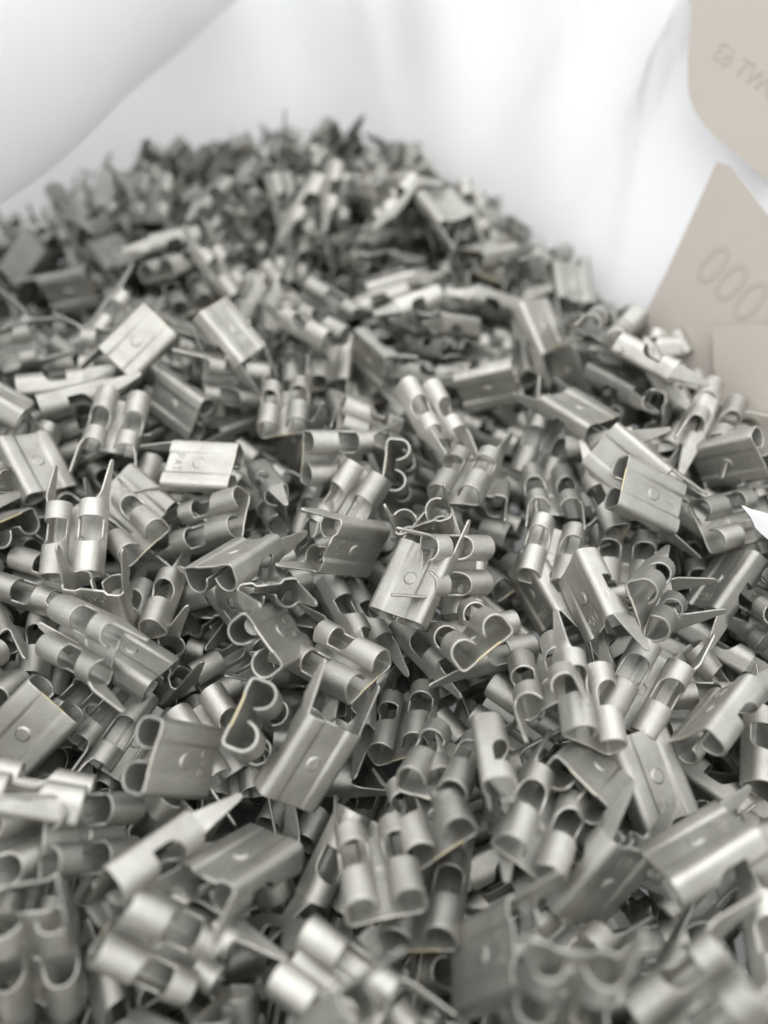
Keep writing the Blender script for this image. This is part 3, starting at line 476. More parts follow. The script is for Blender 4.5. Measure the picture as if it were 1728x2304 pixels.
821,86,-376,409,0,0,-287,1,815,359,-376,492,0,0,90,4,-1215,-259,-316,496,0,0,-65,9,-1160,4,-340,40,-202,18,455,8,
-1439,586,-292,96,43,95,-479,10,-1354,727,-316,367,0,0,-339,9,-1500,797,-357,421,60,105,-242,3,-1317,1159,-340,378,46,-109,305,7,
-1479,1602,-368,287,-15,21,-409,11,-1234,1961,-376,484,0,0,124,5,-1333,2330,-376,352,0,0,-355,9,-905,-29,-376,390,0,0,313,0,
-994,15,-316,50,0,0,-497,9,-954,337,-318,119,10,14,-485,11,-1018,855,-370,287,22,-16,408,0,-948,937,-275,229,-45,57,-439,3,
-1022,1115,-316,230,-167,-219,-348,7,-1045,1597,-340,310,-33,100,378,7,-1092,1850,-376,220,0,0,-449,11,-786,2288,-375,57,0,0,497,3,
-1210,2640,-366,388,0,0,-315,2,-757,-133,-346,293,-168,-165,-330,4,-491,77,-253,489,-13,-67,77,10,-741,431,-359,407,-57,86,271,0,
-541,655,-335,25,58,43,494,10,-819,1092,-376,234,0,0,442,4,-719,1480,-376,310,0,0,392,7,-827,2351,-301,126,-40,-33,481,3,
-766,3200,-248,1,-492,-90,0,6,-355,-206,-316,495,0,0,74,7,-503,67,-319,485,-16,-66,103,2,-435,1216,-344,320,121,111,-348,3,
-384,1894,-349,295,25,76,396,9,-451,2328,-342,372,66,-112,308,3,-331,2713,-336,475,0,0,-157,10,-410,3094,-280,19,494,-47,58,4,
-76,-284,-332,284,14,-89,402,8,-120,-1,-296,95,-407,80,263,11,-125,1312,-249,500,0,-3,-4,0,-31,1458,-344,285,207,-169,312,10,
-5,1717,-355,64,427,-221,123,1,-165,2165,-376,499,0,0,30,4,54,2579,-344,365,0,0,342,4,-65,3230,-270,161,-114,-32,-458,8,
78,-339,-339,374,-74,311,89,8,261,82,-313,471,-3,-33,-164,6,154,1395,-334,253,-64,-46,424,11,286,2022,-295,434,4,-13,248,0,
482,-411,-376,411,0,0,285,2,557,226,-376,190,0,0,-462,9,580,1027,-376,478,0,0,147,9,539,1353,-316,480,0,0,141,11,
623,1727,-331,355,-28,-16,351,9,917,-56,-356,436,57,-32,237,6,973,142,-339,46,-306,-388,58,3,797,324,-314,147,-11,-3,-478,10,
723,933,-335,484,60,99,50,0,-1504,-319,-351,113,20,-85,-479,4,-1539,89,-353,8,-158,-3,-474,8,-1397,426,-316,264,92,-53,411,11,
-1401,748,-254,306,-13,-12,395,6,-1355,1008,-331,304,-5,126,376,10,-1349,1096,-268,149,269,-290,267,0,-1420,1659,-282,245,150,-70,403,3,
-1345,2020,-320,284,-26,-77,403,10,-1373,2248,-316,495,0,0,-73,8,-921,-188,-376,16,0,0,-500,10,-1123,230,-319,201,-13,6,458,0,
-942,269,-258,456,41,30,-198,4,-962,745,-355,385,39,74,-308,7,-871,944,-232,360,67,28,339,3,-926,1317,-376,182,0,0,466,10,
-995,1723,-331,250,-2,95,423,0,-1071,1893,-316,500,0,0,1,2,-1000,2104,-376,230,0,0,-444,6,-1015,2450,-270,495,66,-12,28,11,
-722,-330,-376,218,0,0,-450,0,-720,23,-364,466,33,-5,178,6,-598,1034,-311,67,210,73,-443,10,-743,1687,-343,247,101,8,-422,5,
-880,1835,-324,204,118,-18,-441,7,-676,2071,-334,204,-33,-74,449,8,-780,2689,-262,389,-134,39,282,1,-623,3183,-246,37,92,-490,9,2,
-369,-206,-257,400,0,0,-299,6,-229,1799,-339,427,36,-135,220,11,-386,2618,-266,10,374,-317,99,7,-433,2745,-290,307,-90,-6,384,9,
-435,3398,-215,351,326,132,-56,8,-108,-275,-269,322,77,21,-374,9,32,-102,-298,481,-91,-81,-64,3,61,1993,-350,481,36,49,120,6,
-62,2237,-315,139,0,0,-480,4,-267,2980,-288,481,-19,-71,-113,2,181,-257,-316,489,0,0,-102,8,103,109,-376,459,0,0,199,1,
643,-204,-349,158,44,-70,-467,8,388,-52,-335,319,71,112,-361,3,536,768,-287,144,48,186,439,9,558,2220,-333,489,0,0,105,10,
900,-81,-301,315,42,50,-383,0,1045,100,-294,171,-74,9,-464,7,936,401,-279,176,-96,166,427,4,1117,818,-342,353,27,-352,23,0,
896,1512,-365,462,-35,-14,187,11,-1314,-203,-289,85,-258,399,-131,8,-1337,-24,-357,475,25,117,-102,1,-1264,319,-324,471,144,-52,71,9,
-1436,808,-196,89,18,-2,-492,6,-1211,1051,-276,272,167,297,-245,11,-1219,1310,-283,294,95,387,-64,3,-1342,1421,-363,286,18,38,-408,10,
-1534,1816,-324,490,93,-34,-13,5,-1474,2373,-343,72,-121,-6,480,4,-1442,2563,-248,54,-313,164,-349,6,-1037,-304,-344,371,86,-73,-316,9,
-849,126,-309,253,-10,70,425,11,-1203,426,-341,480,79,-55,103,8,-878,548,-307,52,-275,26,-413,5,-912,842,-207,164,41,208,-422,7,
-964,1399,-313,308,-20,-11,-393,2,-963,1629,-269,6,102,-28,489,8,-1179,2937,-318,318,109,359,-88,2,-672,-358,-316,254,0,0,431,5,
-803,-17,-286,198,-163,427,45,2,-745,1054,-316,60,0,0,-496,11,-653,1476,-254,345,79,-127,330,9,-831,1588,-317,457,-19,-111,169,2,
-914,1820,-275,181,119,-11,-450,1,-785,2003,-317,395,27,-131,276,2,-633,2992,-291,394,56,42,299,2,-558,3324,-176,280,92,-35,402,0,
-428,-435,-328,308,-125,173,331,7,-400,-84,-253,383,-238,-86,-198,4,-467,2083,-255,485,-33,118,-14,0,-450,2669,-223,437,-82,-44,224,5,
-445,2829,-236,43,-233,434,-78,2,-465,3081,-231,44,-57,22,494,8,-60,-431,-349,352,79,-37,345,7,16,33,-295,476,-86,-86,-92,2,
-23,1792,-330,291,-132,42,382,7,-197,2193,-316,86,0,0,-493,2,6,2934,-261,418,177,-58,201,6,-140,3083,-221,117,-64,52,-479,10,
184,-251,-256,456,0,0,205,7,183,3,-272,14,-125,-124,468,5,214,2355,-305,211,260,-344,141,8,606,-52,-346,274,-180,-161,-342,7,
545,27,-323,222,352,-252,117,4,761,-406,-334,465,56,162,-63,6,1038,-74,-242,362,34,69,-336,4,1011,376,-187,169,143,406,-191,5,
960,733,-376,493,0,0,-85,6,-1400,-315,-341,85,-343,-84,-343,6,-1491,96,-315,12,-158,-2,-474,0,-1334,262,-303,298,54,-158,365,3,
-1505,778,-141,387,12,-13,-317,0,-1421,865,-278,336,45,21,367,10,-1499,1371,-343,124,-65,-70,-475,8,-1271,1546,-315,490,13,-25,-93,10,
-1290,1906,-290,436,121,-82,197,7,-1215,2232,-314,334,-52,3,-368,10,-1439,2388,-246,314,95,61,-372,4,-1061,-297,-289,134,112,-13,-468,4,
-915,102,-208,213,110,438,21,3,-987,439,-266,158,413,232,6,6,-1125,725,-298,481,89,-35,98,0,-825,1372,-256,389,237,-118,169,7,
-938,2145,-289,56,-16,156,471,10,-1035,2682,-302,57,-69,492,6,0,-753,-334,-257,202,0,0,457,0,-777,96,-217,309,-57,137,-364,11,
-756,446,-297,141,11,103,468,8,-799,663,-293,144,-34,-40,-476,3,-724,1031,-257,2,-1,0,-500,0,-599,1397,-173,117,130,88,-460,6,
-737,1864,-261,444,-29,13,227,7,-771,2144,-295,258,89,-59,-415,11,-571,2592,-222,215,-30,-67,-446,0,-720,2857,-295,39,-326,360,111,10,
-619,3198,-150,86,33,-91,483,5,-349,-343,-199,241,0,9,-438,3,-291,12,-337,465,26,63,170,6,-512,2689,-173,88,-200,443,-79,5,
-505,2875,-191,72,-209,444,-66,5,-534,3064,-163,70,452,-201,30,0,-90,-422,-278,390,83,-27,301,10,-38,-4,-224,125,-99,17,474,11,
-83,2134,-256,430,0,0,-255,11,-99,2863,-227,480,130,-14,-52,5,47,3070,-241,39,-239,-81,-430,3,179,-196,-196,271,0,0,420,7,
118,-57,-215,118,436,152,-152,7,135,2474,-291,318,22,-75,378,10,631,-160,-282,357,-20,-78,341,0,740,215,-350,463,-37,119,143,11,
825,504,-258,186,25,-9,463,0,470,1624,-310,424,77,10,-254,9,890,-409,-343,467,14,173,-37,2,987,307,-309,421,-110,53,-241,10,
1080,501,-226,136,348,-254,213,9,1048,752,-281,459,-20,-103,169,7,997,1101,-346,460,97,35,167,4,681,1329,-376,492,0,0,87,4,
-1503,-203,-316,152,284,380,-45,2,-1458,40,-262,446,49,150,163,7,-1239,174,-254,135,-72,450,155,11,-1285,635,-278,450,107,64,-179,9,
-1165,989,-323,217,337,-140,264,0,-1530,1125,-312,372,138,304,7,5,-1195,1613,-244,115,-13,29,-486,0,-1420,1801,-294,22,98,-76,484,5,
-1362,2162,-256,90,17,33,-490,5,-1459,2307,-194,209,-88,14,-445,9,-1164,-308,-244,366,31,-28,-338,6,-1063,67,-249,486,15,-78,86,9,
-1134,401,-254,149,84,470,-11,1,-1017,602,-316,0,409,-288,0,5,-987,923,-143,143,462,78,99,6,-1022,1179,-312,224,354,220,-161,8,
-919,1491,-156,200,270,-221,297,8,-1171,1933,-258,389,-104,296,14,11,-728,-363,-197,263,0,0,-426,9,-963,214,-170,165,-106,39,459,1,
-687,425,-227,228,-173,-41,-408,8,-586,1857,-239,453,-23,205,47,9,-823,2181,-248,487,11,-110,11,7,-610,2491,-200,67,140,109,-463,4,
-727,2945,-202,34,-237,-437,40,6,-924,3122,-283,59,177,440,147,6,-347,-392,-284,445,-158,-25,-164,9,-329,99,-267,301,-49,-4,-396,4,
-401,2962,-149,114,285,349,-185,0,-421,3260,-246,490,-82,-9,57,10,-240,-244,-180,16,78,106,482,11,-75,163,-289,272,29,-59,414,5,
-204,1080,-333,137,478,44,-20,4,-91,3307,-182,331,124,-331,125,6,288,-408,-297,320,52,-381,-5,9,528,-405,-316,428,0,0,259,1,
517,109,-286,356,-95,-17,-338,9,632,1566,-278,18,23,-152,476,4,1147,-433,-363,351,30,30,353,1,760,201,-262,40,46,26,-496,6,
1004,534,-207,336,-125,-220,-270,8,1010,827,-197,115,-97,-69,472,7,1023,964,-337,450,108,5,190,5,741,1462,-239,143,140,-456,48,10,
-1544,-161,-245,56,203,124,436,3,-1271,7,-308,483,-5,130,-6,6,-1461,290,-220,451,32,94,-191,3,-1189,596,-229,477,45,86,-112,9,
-1226,884,-285,260,292,-58,-306,7,-1428,1133,-238,113,-154,264,379,9,-1376,1546,-278,27,-429,236,-98,3,-1231,1796,-241,55,127,71,-475,2,
-1517,2122,-340,84,203,38,-448,1,-1158,-398,-181,445,-21,-41,223,4,-1164,-38,-238,40,295,384,119,1,-1272,328,-201,348,30,64,352,7,
-999,607,-256,497,0,0,-57,3,-1125,972,-158,480,-86,-79,-75,10,-1143,1237,-240,462,-86,57,-160,1,-1008,1568,-198,439,36,-24,-235,7,
-895,-364,-192,456,-121,-150,73,8,-659,89,-219,243,155,12,409,6,-696,2168,-197,27,68,-9,-495,3,-604,2366,-213,320,57,-202,322,4,
-618,2794,-259,432,153,-101,172,1,-1021,3022,-270,293,83,372,137,1,-563,-318,-258,229,-177,-34,-406,1,-398,13,-174,421,47,262,45,3,
-324,2421,-270,350,138,-68,322,4,-377,2767,-166,425,100,51,239,2,-366,3120,-165,8,129,97,473,4,-51,-293,-200,492,70,-39,-43,11,
-174,77,-209,38,488,-69,-73,2,-197,1169,-307,485,-114,2,-47,11,-172,3251,-149,224,256,170,-325,2,43,-393,-198,195,-83,263,-369,2,
348,-241,-308,489,22,65,-81,2,559,227,-271,130,30,92,473,3,1077,-280,-350,310,-26,69,385,6,894,-173,-229,369,-26,-157,297,7,
1068,650,-178,283,58,26,407,0,1021,503,-360,478,48,6,139,6,1060,963,-238,27,-283,-61,407,5,-1392,-100,-242,420,210,125,-118,9,
-1398,55,-231,345,101,114,329,8,-1370,533,-227,237,7,51,-437,2,-1251,689,-165,12,-80,9,493,5,-1449,998,-191,251,249,-57,349,3,
-1326,1218,-246,92,-90,-212,-434,2,-1534,1508,-268,482,135,7,0,6,-1532,1783,-222,11,-19,-38,-498,5,-1494,2056,-247,32,435,244,15,4,
-1184,-221,-132,376,-163,9,287,7,-1167,-70,-180,43,110,61,-482,8,-911,503,-188,56,400,-294,5,6,-1042,1016,-106,444,-37,165,-154,3,
-1027,1345,-231,424,88,-4,250,9,-1036,1555,-142,201,-28,-33,456,4,-1075,1982,-149,350,-130,83,322,8,-847,2790,-226,324,9,-167,343,7,
-698,-227,-220,397,-61,215,206,10,-562,106,-175,467,-42,15,-173,6,-669,2772,-180,451,12,-147,158,6,-971,3122,-202,96,-380,32,-308,8,
-492,-293,-194,100,450,54,185,9,-292,-64,-206,491,-38,64,-61,3,-276,2308,-250,315,-78,165,343,8,-266,2752,-146,463,50,111,146,6,
-342,3359,-189,249,107,369,-200,5,-105,-321,-155,15,-44,-67,493,3,-28,-15,-153,465,-10,-100,-155,1,-144,2837,-179,362,77,-105,320,1,
-81,3164,-130,327,235,-185,233,4,194,-427,-322,340,186,152,277,5,335,2414,-178,61,100,482,-66,3,471,-318,-239,42,127,92,473,3,
974,-242,-275,151,133,-10,-457,2,875,-60,-201,321,-176,-177,-292,1,1009,681,-73,73,-335,-347,111,7,1146,520,-342,13,353,9,-353,1,
-1444,-408,-244,498,11,19,-43,4,-1246,37,-212,247,364,-151,182,8,-1496,462,-244,202,-59,-178,-417,11,-1315,695,-91,473,39,-23,156,11,
-1267,994,-166,31,35,12,498,4,-1351,1402,-278,393,127,190,-207,4,-1444,1575,-154,334,-108,73,-349,11,-1308,1863,-189,127,304,371,63,8,
-1327,2593,-188,495,-60,22,-34,7,-1219,-375,-98,365,122,303,-102,11,-1270,-95,-131,175,-178,-179,-395,9,-1073,496,-118,144,181,-143,420,1,
-994,681,-185,46,1,80,491,7,-1100,2850,-224,308,199,26,338,8,-578,-109,-347,12,-194,453,82,3,-731,225,-164,430,82,-120,210,2,
-722,2769,-144,134,3,478,61,11,-864,3015,-241,58,245,429,51,7,-372,-296,-137,11,-4,8,-500,3,-300,82,-164,490,-79,19,-55,2,
-336,2170,-200,383,4,-201,-251,2,-246,3345,-236,317,328,147,142,5,-191,-193,-112,108,335,350,-61,8,-75,106,-117,292,111,-70,-384,3,
-88,3077,-121,318,-162,-120,-329,10,320,-296,-210,100,-223,6,-436,10,552,-274,-232,201,-156,-16,-430,2,624,135,-134,313,-38,198,-334,11,
870,-294,-253,296,77,-58,-391,8,850,237,-220,114,367,-303,-105,1,1058,281,-260,196,-406,-195,94,8,959,646,-282,156,-5,48,-473,5,
-1280,-422,-231,229,-44,234,376,7,-1393,157,-218,228,-26,263,358,5,-1534,501,-196,189,463,3,-1,7,-1441,898,-102,149,-64,154,447,0,
-1425,1141,-108,205,168,91,414,1,-1262,1353,-248,306,192,344,31,8,-1309,1537,-164,136,139,62,456,6,-1453,1827,-177,36,-117,-32,-484,4,
-1014,-437,-88,332,-19,145,344,7,-1119,136,-147,140,100,-7,-470,11,-1003,342,-147,286,-66,-13,405,11,-900,717,-174,119,247,66,413,8,
-1120,1644,-135,98,261,362,203,2,-1000,2889,-152,35,-6,122,-484,11,-615,-55,-250,409,58,-81,-270,6,-521,8,-122,242,25,-347,-265,7,
-850,2847,-125,116,-74,480,-17,11,-491,-286,-103,239,126,-168,-386,1,-287,2835,-37,106,463,118,100,9,-299,3201,-102,57,262,-385,172,3,
-136,-113,-75,319,-108,63,364,5,373,-260,-188,444,-71,211,-58,1,341,58,-206,493,-6,62,-52,5,623,-30,-236,454,-50,-85,-185,0,
527,34,-114,3,-35,-254,-429,9,784,-306,-222,354,-64,-68,341,11,1145,163,-293,202,89,402,200,8,772,364,-196,365,-27,-98,-326,9,
899,700,-209,411,-26,-11,284,8,-1412,-302,-179,443,-84,137,167,2,-1508,-44,-114,7,136,-116,467,8,-1233,433,-170,129,43,89,473,1,
-1453,646,-131,75,203,408,193,10,-1182,1000,-97,484,-68,-3,-104,6,-1513,1369,-243,449,91,-135,-147,7,-1242,1575,-141,445,36,148,170,1,
-1431,1808,-117,365,45,113,320,7,-1006,-320,-182,31,6,-113,-486,5,-995,211,-73,93,-16,3,491,10,-1096,351,-108,65,262,421,7,7,
-837,679,-108,4,-231,109,430,1,-1158,1356,-56,96,127,14,474,8,-1063,1246,-124,446,139,179,-1,4,-1110,1628,-33,16,378,256,204,6,
-1226,1768,-87,317,75,-232,300,2,-965,2738,-184,245,94,-120,408,4,-565,-148,-210,460,182,42,-61,10,-671,22,-128,428,171,-6,-194,4,
-805,3077,-144,171,180,-433,37,4,-404,-174,-114,304,-158,-173,-320,8,-375,-8,-75,461,65,10,-182,6,-234,-45,-45,175,-119,25,452,6,
-60,44,-10,227,129,-174,390,2,17,2881,-100,30,254,99,418,10,-193,3089,-33,63,-156,40,469,9,466,-331,-147,189,-182,-31,-425,1,
447,-104,-213,343,85,79,-345,1,487,-10,-157,269,-114,212,346,7,637,1568,-159,77,492,25,-34,0,1004,-458,-301,309,350,128,-126,4,
932,28,-228,258,-141,-206,-348,7,792,447,-156,480,-73,-70,-95,9,756,1715,-306,121,437,-68,-199,10,-1360,-171,-180,429,140,-53,210,6,
-1380,85,-136,352,17,234,-267,3,-1347,530,-138,440,-38,-53,229,6,-1529,635,-106,116,39,459,157,2,-1247,1088,-84,231,0,431,-105,8,
-1412,1296,-205,256,-9,64,424,11,-1199,1507,-83,293,143,27,379,9,-1408,1935,-144,115,-164,-191,-416,1,-995,-210,-137,263,103,369,-186,4,
-983,-138,-263,450,156,83,127,10,-1094,416,-31,43,66,27,-493,10,-1091,690,-144,458,-95,-163,-70,5,-1030,861,-31,324,8,1,381,2,
-1110,1504,-25,155,-426,-36,-207,9,-937,2641,-152,186,84,59,-453,3,-603,-224,-167,410,100,46,264,9,-833,-120,-216,279,-91,384,128,6,
-928,2872,-60,297,131,25,-379,6,-756,3125,-115,161,89,-460,67,3,-577,-317,-71,199,97,441,-80,5,-402,-7,-14,482,59,-29,117,5,
-523,2891,-94,17,377,182,273,0,-108,-409,-115,487,96,-53,31,9,-435,3048,-63,470,-27,-126,-111,0,230,-407,-198,456,138,-152,-3,6,
154,37,-151,174,-6,-432,-181,1,608,-299,-184,446,-29,154,164,3,555,-144,-150,383,24,48,-317,5,812,-325,-147,0,93,0,-491,6,
1026,143,-218,302,-37,73,390,4,749,224,-88,331,60,68,-364,4,817,658,-126,468,21,141,-103,7,-1337,-279,-105,68,119,-105,-469,4,
-1359,244,-129,317,181,-85,331,4,-1413,475,-94,29,97,31,-489,7,-1412,643,-10,17,-47,-67,493,10,-1367,997,-81,18,-193,-297,-353,9,
-1297,1281,-152,318,-69,-11,-379,3,-1257,1659,-46,101,477,-77,80,8,-1370,1993,-144,224,265,-341,114,11,-1552,2212,-166,338,219,249,160,10,
-1464,2498,-133,346,182,303,74,6,-891,-262,-155,78,143,-130,-454,8,-836,1,-82,98,210,77,-436,5,-1005,441,-11,14,303,61,393,11,
-969,720,-35,113,-276,-301,-265,1,-1090,1452,58,484,99,69,-38,4,-745,-349,-137,237,0,0,-440,0,-659,-52,-89,364,49,-174,291,10,
-868,457,-68,6,-414,250,-128,7,-223,-301,-22,384,72,-183,252,2,-522,-180,-46,239,365,222,105,8,-597,3063,-66,471,44,55,-154,6,
-129,-439,-36,324,-81,-155,-339,7,-72,-50,29,47,11,95,-489,11,-101,2988,-82,459,168,41,-95,0,-608,2762,-55,325,30,52,-376,10,
105,-282,-120,477,57,-96,101,5,212,5,-138,431,202,147,47,9,656,-282,-146,266,67,142,394,0,559,-90,-55,245,235,298,-214,1,
767,-166,-155,200,339,-187,-245,6,925,231,-148,457,78,94,-162,2,938,790,-81,360,146,112,-294,7,-1418,-180,-83,221,-30,-47,445,10,
-1176,96,-105,147,-13,475,51,10,-1292,414,-57,294,54,159,368,3,-1157,792,-84,70,45,14,-493,5,-1330,1147,-74,107,482,-52,59,4,
-1275,1317,-94,374,-45,30,-327,7,-1405,1668,-117,369,64,114,311,0,-1338,2061,-87,158,376,-258,132,11,-1438,2172,-161,443,190,-51,-121,8,
-1400,2479,-86,364,247,191,141,2,-867,-174,-81,376,23,67,322,6,-799,148,-114,465,96,105,117,5,-911,496,-31,47,106,-72,-481,2,
-821,659,12,25,-303,382,-108,0,-1002,864,29,181,7,-2,466,10,-733,-324,-77,6,0,0,500,8,-673,154,-33,80,450,-53,196,9,
-718,484,-23,160,173,66,436,7,-702,-395,-17,469,0,0,174,1,-513,-92,-3,210,-46,-286,-349,9,-587,67,-24,92,297,-176,-350,1,
21,-290,-47,30,-162,26,-471,7,-250,-154,25,261,16,28,-425,2,444,-231,-60,480,-31,38,-133,11,311,-135,-116,353,291,191,-65,9,
299,-40,-122,252,177,-113,377,3,640,-206,-78,239,-205,231,313,2,557,31,4,1,67,437,-233,6,498,166,-69,100,18,-223,-436,6,
745,-89,-65,400,-211,-99,-189,7,806,99,-187,111,-167,-368,-273,9,864,420,-106,148,181,-433,-90,3,903,615,-95,434,104,44,221,5,
1053,934,-96,185,210,-180,-373,0,-1042,-310,-81,287,252,130,-295,1,-1284,45,-83,159,-46,-177,-437,10,-1191,459,-3,151,238,381,159,0,
-1299,847,-98,305,262,-293,-45,2,-1163,1109,-30,384,41,147,282,1,-1446,1352,-105,69,-354,315,-144,10,-1566,1481,-151,351,39,352,30,2,
-1272,1942,-56,477,147,-23,-27,11,-1450,2169,-83,320,189,53,-330,2,-905,-44,-88,308,216,-35,-327,2,-1070,-36,-101,282,42,81,402,3,
1153,349,-330,39,-20,9,498,3,-300,2784,-239,289,143,265,276,1,-1524,181,-394,26,245,139,-412,8,-497,-299,-369,258,207,-159,340,1,
627,2372,-335,219,116,165,-401,11,-952,2879,-384,285,-15,-175,372,10,-1477,1703,-394,106,-59,97,-475,9,-743,2236,-292,107,165,-170,427,5,
425,2649,-382,60,-310,-28,387,9,675,119,-289,4,60,-279,410,3,-588,277,-385,60,-100,-151,462,2,-439,775,-394,123,239,-189,377,9,
-1188,2135,-360,330,-69,-167,330,4,-552,2380,-372,231,-56,-283,-337,5,243,2923,-390,27,125,160,-456,11,265,-145,-275,119,-328,-134,331,10,
-1578,2002,-233,246,180,-104,-383,10,-1110,-210,-188,295,84,-250,-305,10,-1141,1697,-269,297,65,-23,-396,5,-137,3355,-335,176,-74,176,-427,11,
-70,3181,-336,27,109,3,487,3,-1220,1765,-347,279,-46,-83,-404,3,612,1440,-274,130,-20,308,-371,11,-1439,1043,-396,173,91,-88,452,3,
-1479,416,-374,144,-185,10,-441,11,958,1275,-393,97,22,-8,490,9,-507,2674,-356,108,-163,79,453,3,937,-362,-312,208,201,132,385,5,
1216,-194,-192,125,-13,-36,483,8,934,505,-373,76,-288,-248,316,7,-842,3233,-339,174,-10,-323,339,7,820,582,-387,302,24,101,385,4,
-845,1935,-381,158,-284,-171,-340,0,-236,2975,-374,207,-138,62,429,11,634,2179,-397,150,-215,-132,405,5,-846,-389,-322,147,83,158,-443,10,
-1517,1934,-243,17,85,-337,-359,9,-44,3033,-285,17,-288,227,-339,7,-789,2872,-374,94,-299,235,311,11,-453,3228,-397,200,-140,-101,-425,4,
-244,2584,-335,218,177,112,-398,0,-548,3398,-399,176,128,-199,-404,3,-204,-38,-259,150,246,18,-408,5,1156,-18,-192,99,-330,40,-360,3,
139,1238,-300,160,-144,-174,-416,5,-1159,2086,-272,266,59,-51,-416,11,1146,-185,-378,236,-101,87,-420,8,735,-65,-362,5,345,-140,-334,1,
-1595,1556,-386,286,-198,170,-317,11,-1069,3132,-360,267,72,262,-324,0,1227,61,-314,140,60,237,-413,11,389,2765,-365,86,302,-214,325,4,
576,1234,-263,126,-86,16,-476,11,-907,2950,-237,217,-113,-136,414,8,-420,1711,-398,6,136,-83,474,1,-575,90,-395,233,-51,-82,432,6,
969,43,-382,233,-107,-45,427,8,-1542,1220,-269,20,-64,-332,368,5,-1589,590,-337,141,131,43,460,2,-1446,234,-323,169,160,176,-406,2,
-183,2912,-226,81,-7,-348,-350,9,-1555,-111,-338,108,40,200,-444,7,1116,642,-295,228,-172,-219,-347,6,-276,3194,-255,267,-186,-140,353,3,
1095,-336,-243,86,-258,233,349,8,-58,-209,-204,51,-74,-239,-430,8,-659,3154,-397,15,-130,-113,469,10,-1175,2319,-364,278,-89,-192,358,0,
-1219,844,-212,270,122,-157,370,11,-1087,-90,-347,63,31,299,395,9,989,350,-360,329,-65,100,-357,6,-1581,1966,-399,345,-11,116,343,10,
122,2211,-381,95,-212,-201,-394,9,-1128,870,-382,114,132,99,458,2,-1584,302,-234,41,8,-314,387,6,-1403,1491,-276,38,138,262,401,8,
147,-117,-181,30,142,-210,430,8,-1114,2191,-350,175,-249,171,-358,6,-325,3118,-372,204,-111,255,-362,4,-411,3386,-320,141,-160,-26,-451,5,
-941,3033,-386,184,-121,26,448,5,518,-151,-376,113,163,-310,339,0,-812,-271,-350,179,56,310,-344,8,-381,2964,-367,188,-205,219,353,6,
1279,-321,-236,292,129,-117,366,6,-211,65,-396,137,-212,-285,-324,6,-495,-127,-323,156,-252,-120,385,1,-571,2935,-376,94,48,-340,-351,4,
437,87,-194,181,-31,80,-458,5,-1110,-175,-396,125,53,-227,-424,10,-1585,873,-277,49,-130,229,422,6,895,1854,-283,17,-173,-191,-428,8,
-848,307,-319,21,-269,-66,-416,2,-1596,1727,-263,114,-6,-110,-474,6,368,-111,-376,144,254,231,-334,8,1020,19,-334,321,-93,107,-356,11,
-775,1188,-381,256,218,-213,303,3,762,2112,-209,239,-81,-57,-428,9,-1176,735,-349,237,-8,285,335,11,-1097,957,-245,165,-253,-86,389,6,
1136,-120,-259,181,-146,-27,442,7,-1074,2569,-259,88,-220,222,-380,0,1008,1427,-287,87,204,262,-364,7,562,897,-379,12,-347,-238,270,5,
-34,1127,-398,310,12,-167,355,8,-1326,2089,-362,133,53,281,-388,9,744,-330,-364,167,-65,267,-382,2,414,1887,-391,320,149,-84,344,9,
1224,-292,-322,47,94,296,-389,6,-688,3275,-337,266,-167,70,383,1,96,3082,-372,24,182,-204,418,1,886,167,-274,14,-211,233,-388,10,
-624,3332,-390,264,176,109,-371,7,782,-7,-193,284,161,222,-308,1,73,2955,-396,140,192,-311,-311,4,-947,-222,-310,89,-221,-113,425,8,
-139,1478,-332,150,274,-15,390,4,-1445,702,-371,71,2,254,425,0,860,-275,-394,111,69,-239,419,2,-1554,998,-293,63,214,-91,438,2,
627,17,-396,143,-4,-208,432,2,131,3133,-230,129,-40,44,-479,2,-483,3413,-381,274,107,175,364,9,-285,1256,-359,165,-218,38,-417,6,
1015,1092,-115,80,293,225,-327,2,996,1160,-30,69,-16,65,491,11,851,1955,-151,116,-145,-163,435,2,1074,910,6,76,70,180,-455,5,
1016,767,10,298,-169,123,342,6,1115,710,-55,136,143,135,439,4,1056,1005,-33,314,157,186,-304,5,910,848,8,57,151,-113,-460,10,
951,966,-102,80,151,-332,-332,5,1038,1197,-136,238,-68,120,-418,0,-644,2958,-23,273,-35,104,-404,11,-461,2986,-1,295,-195,74,-346,1,
]
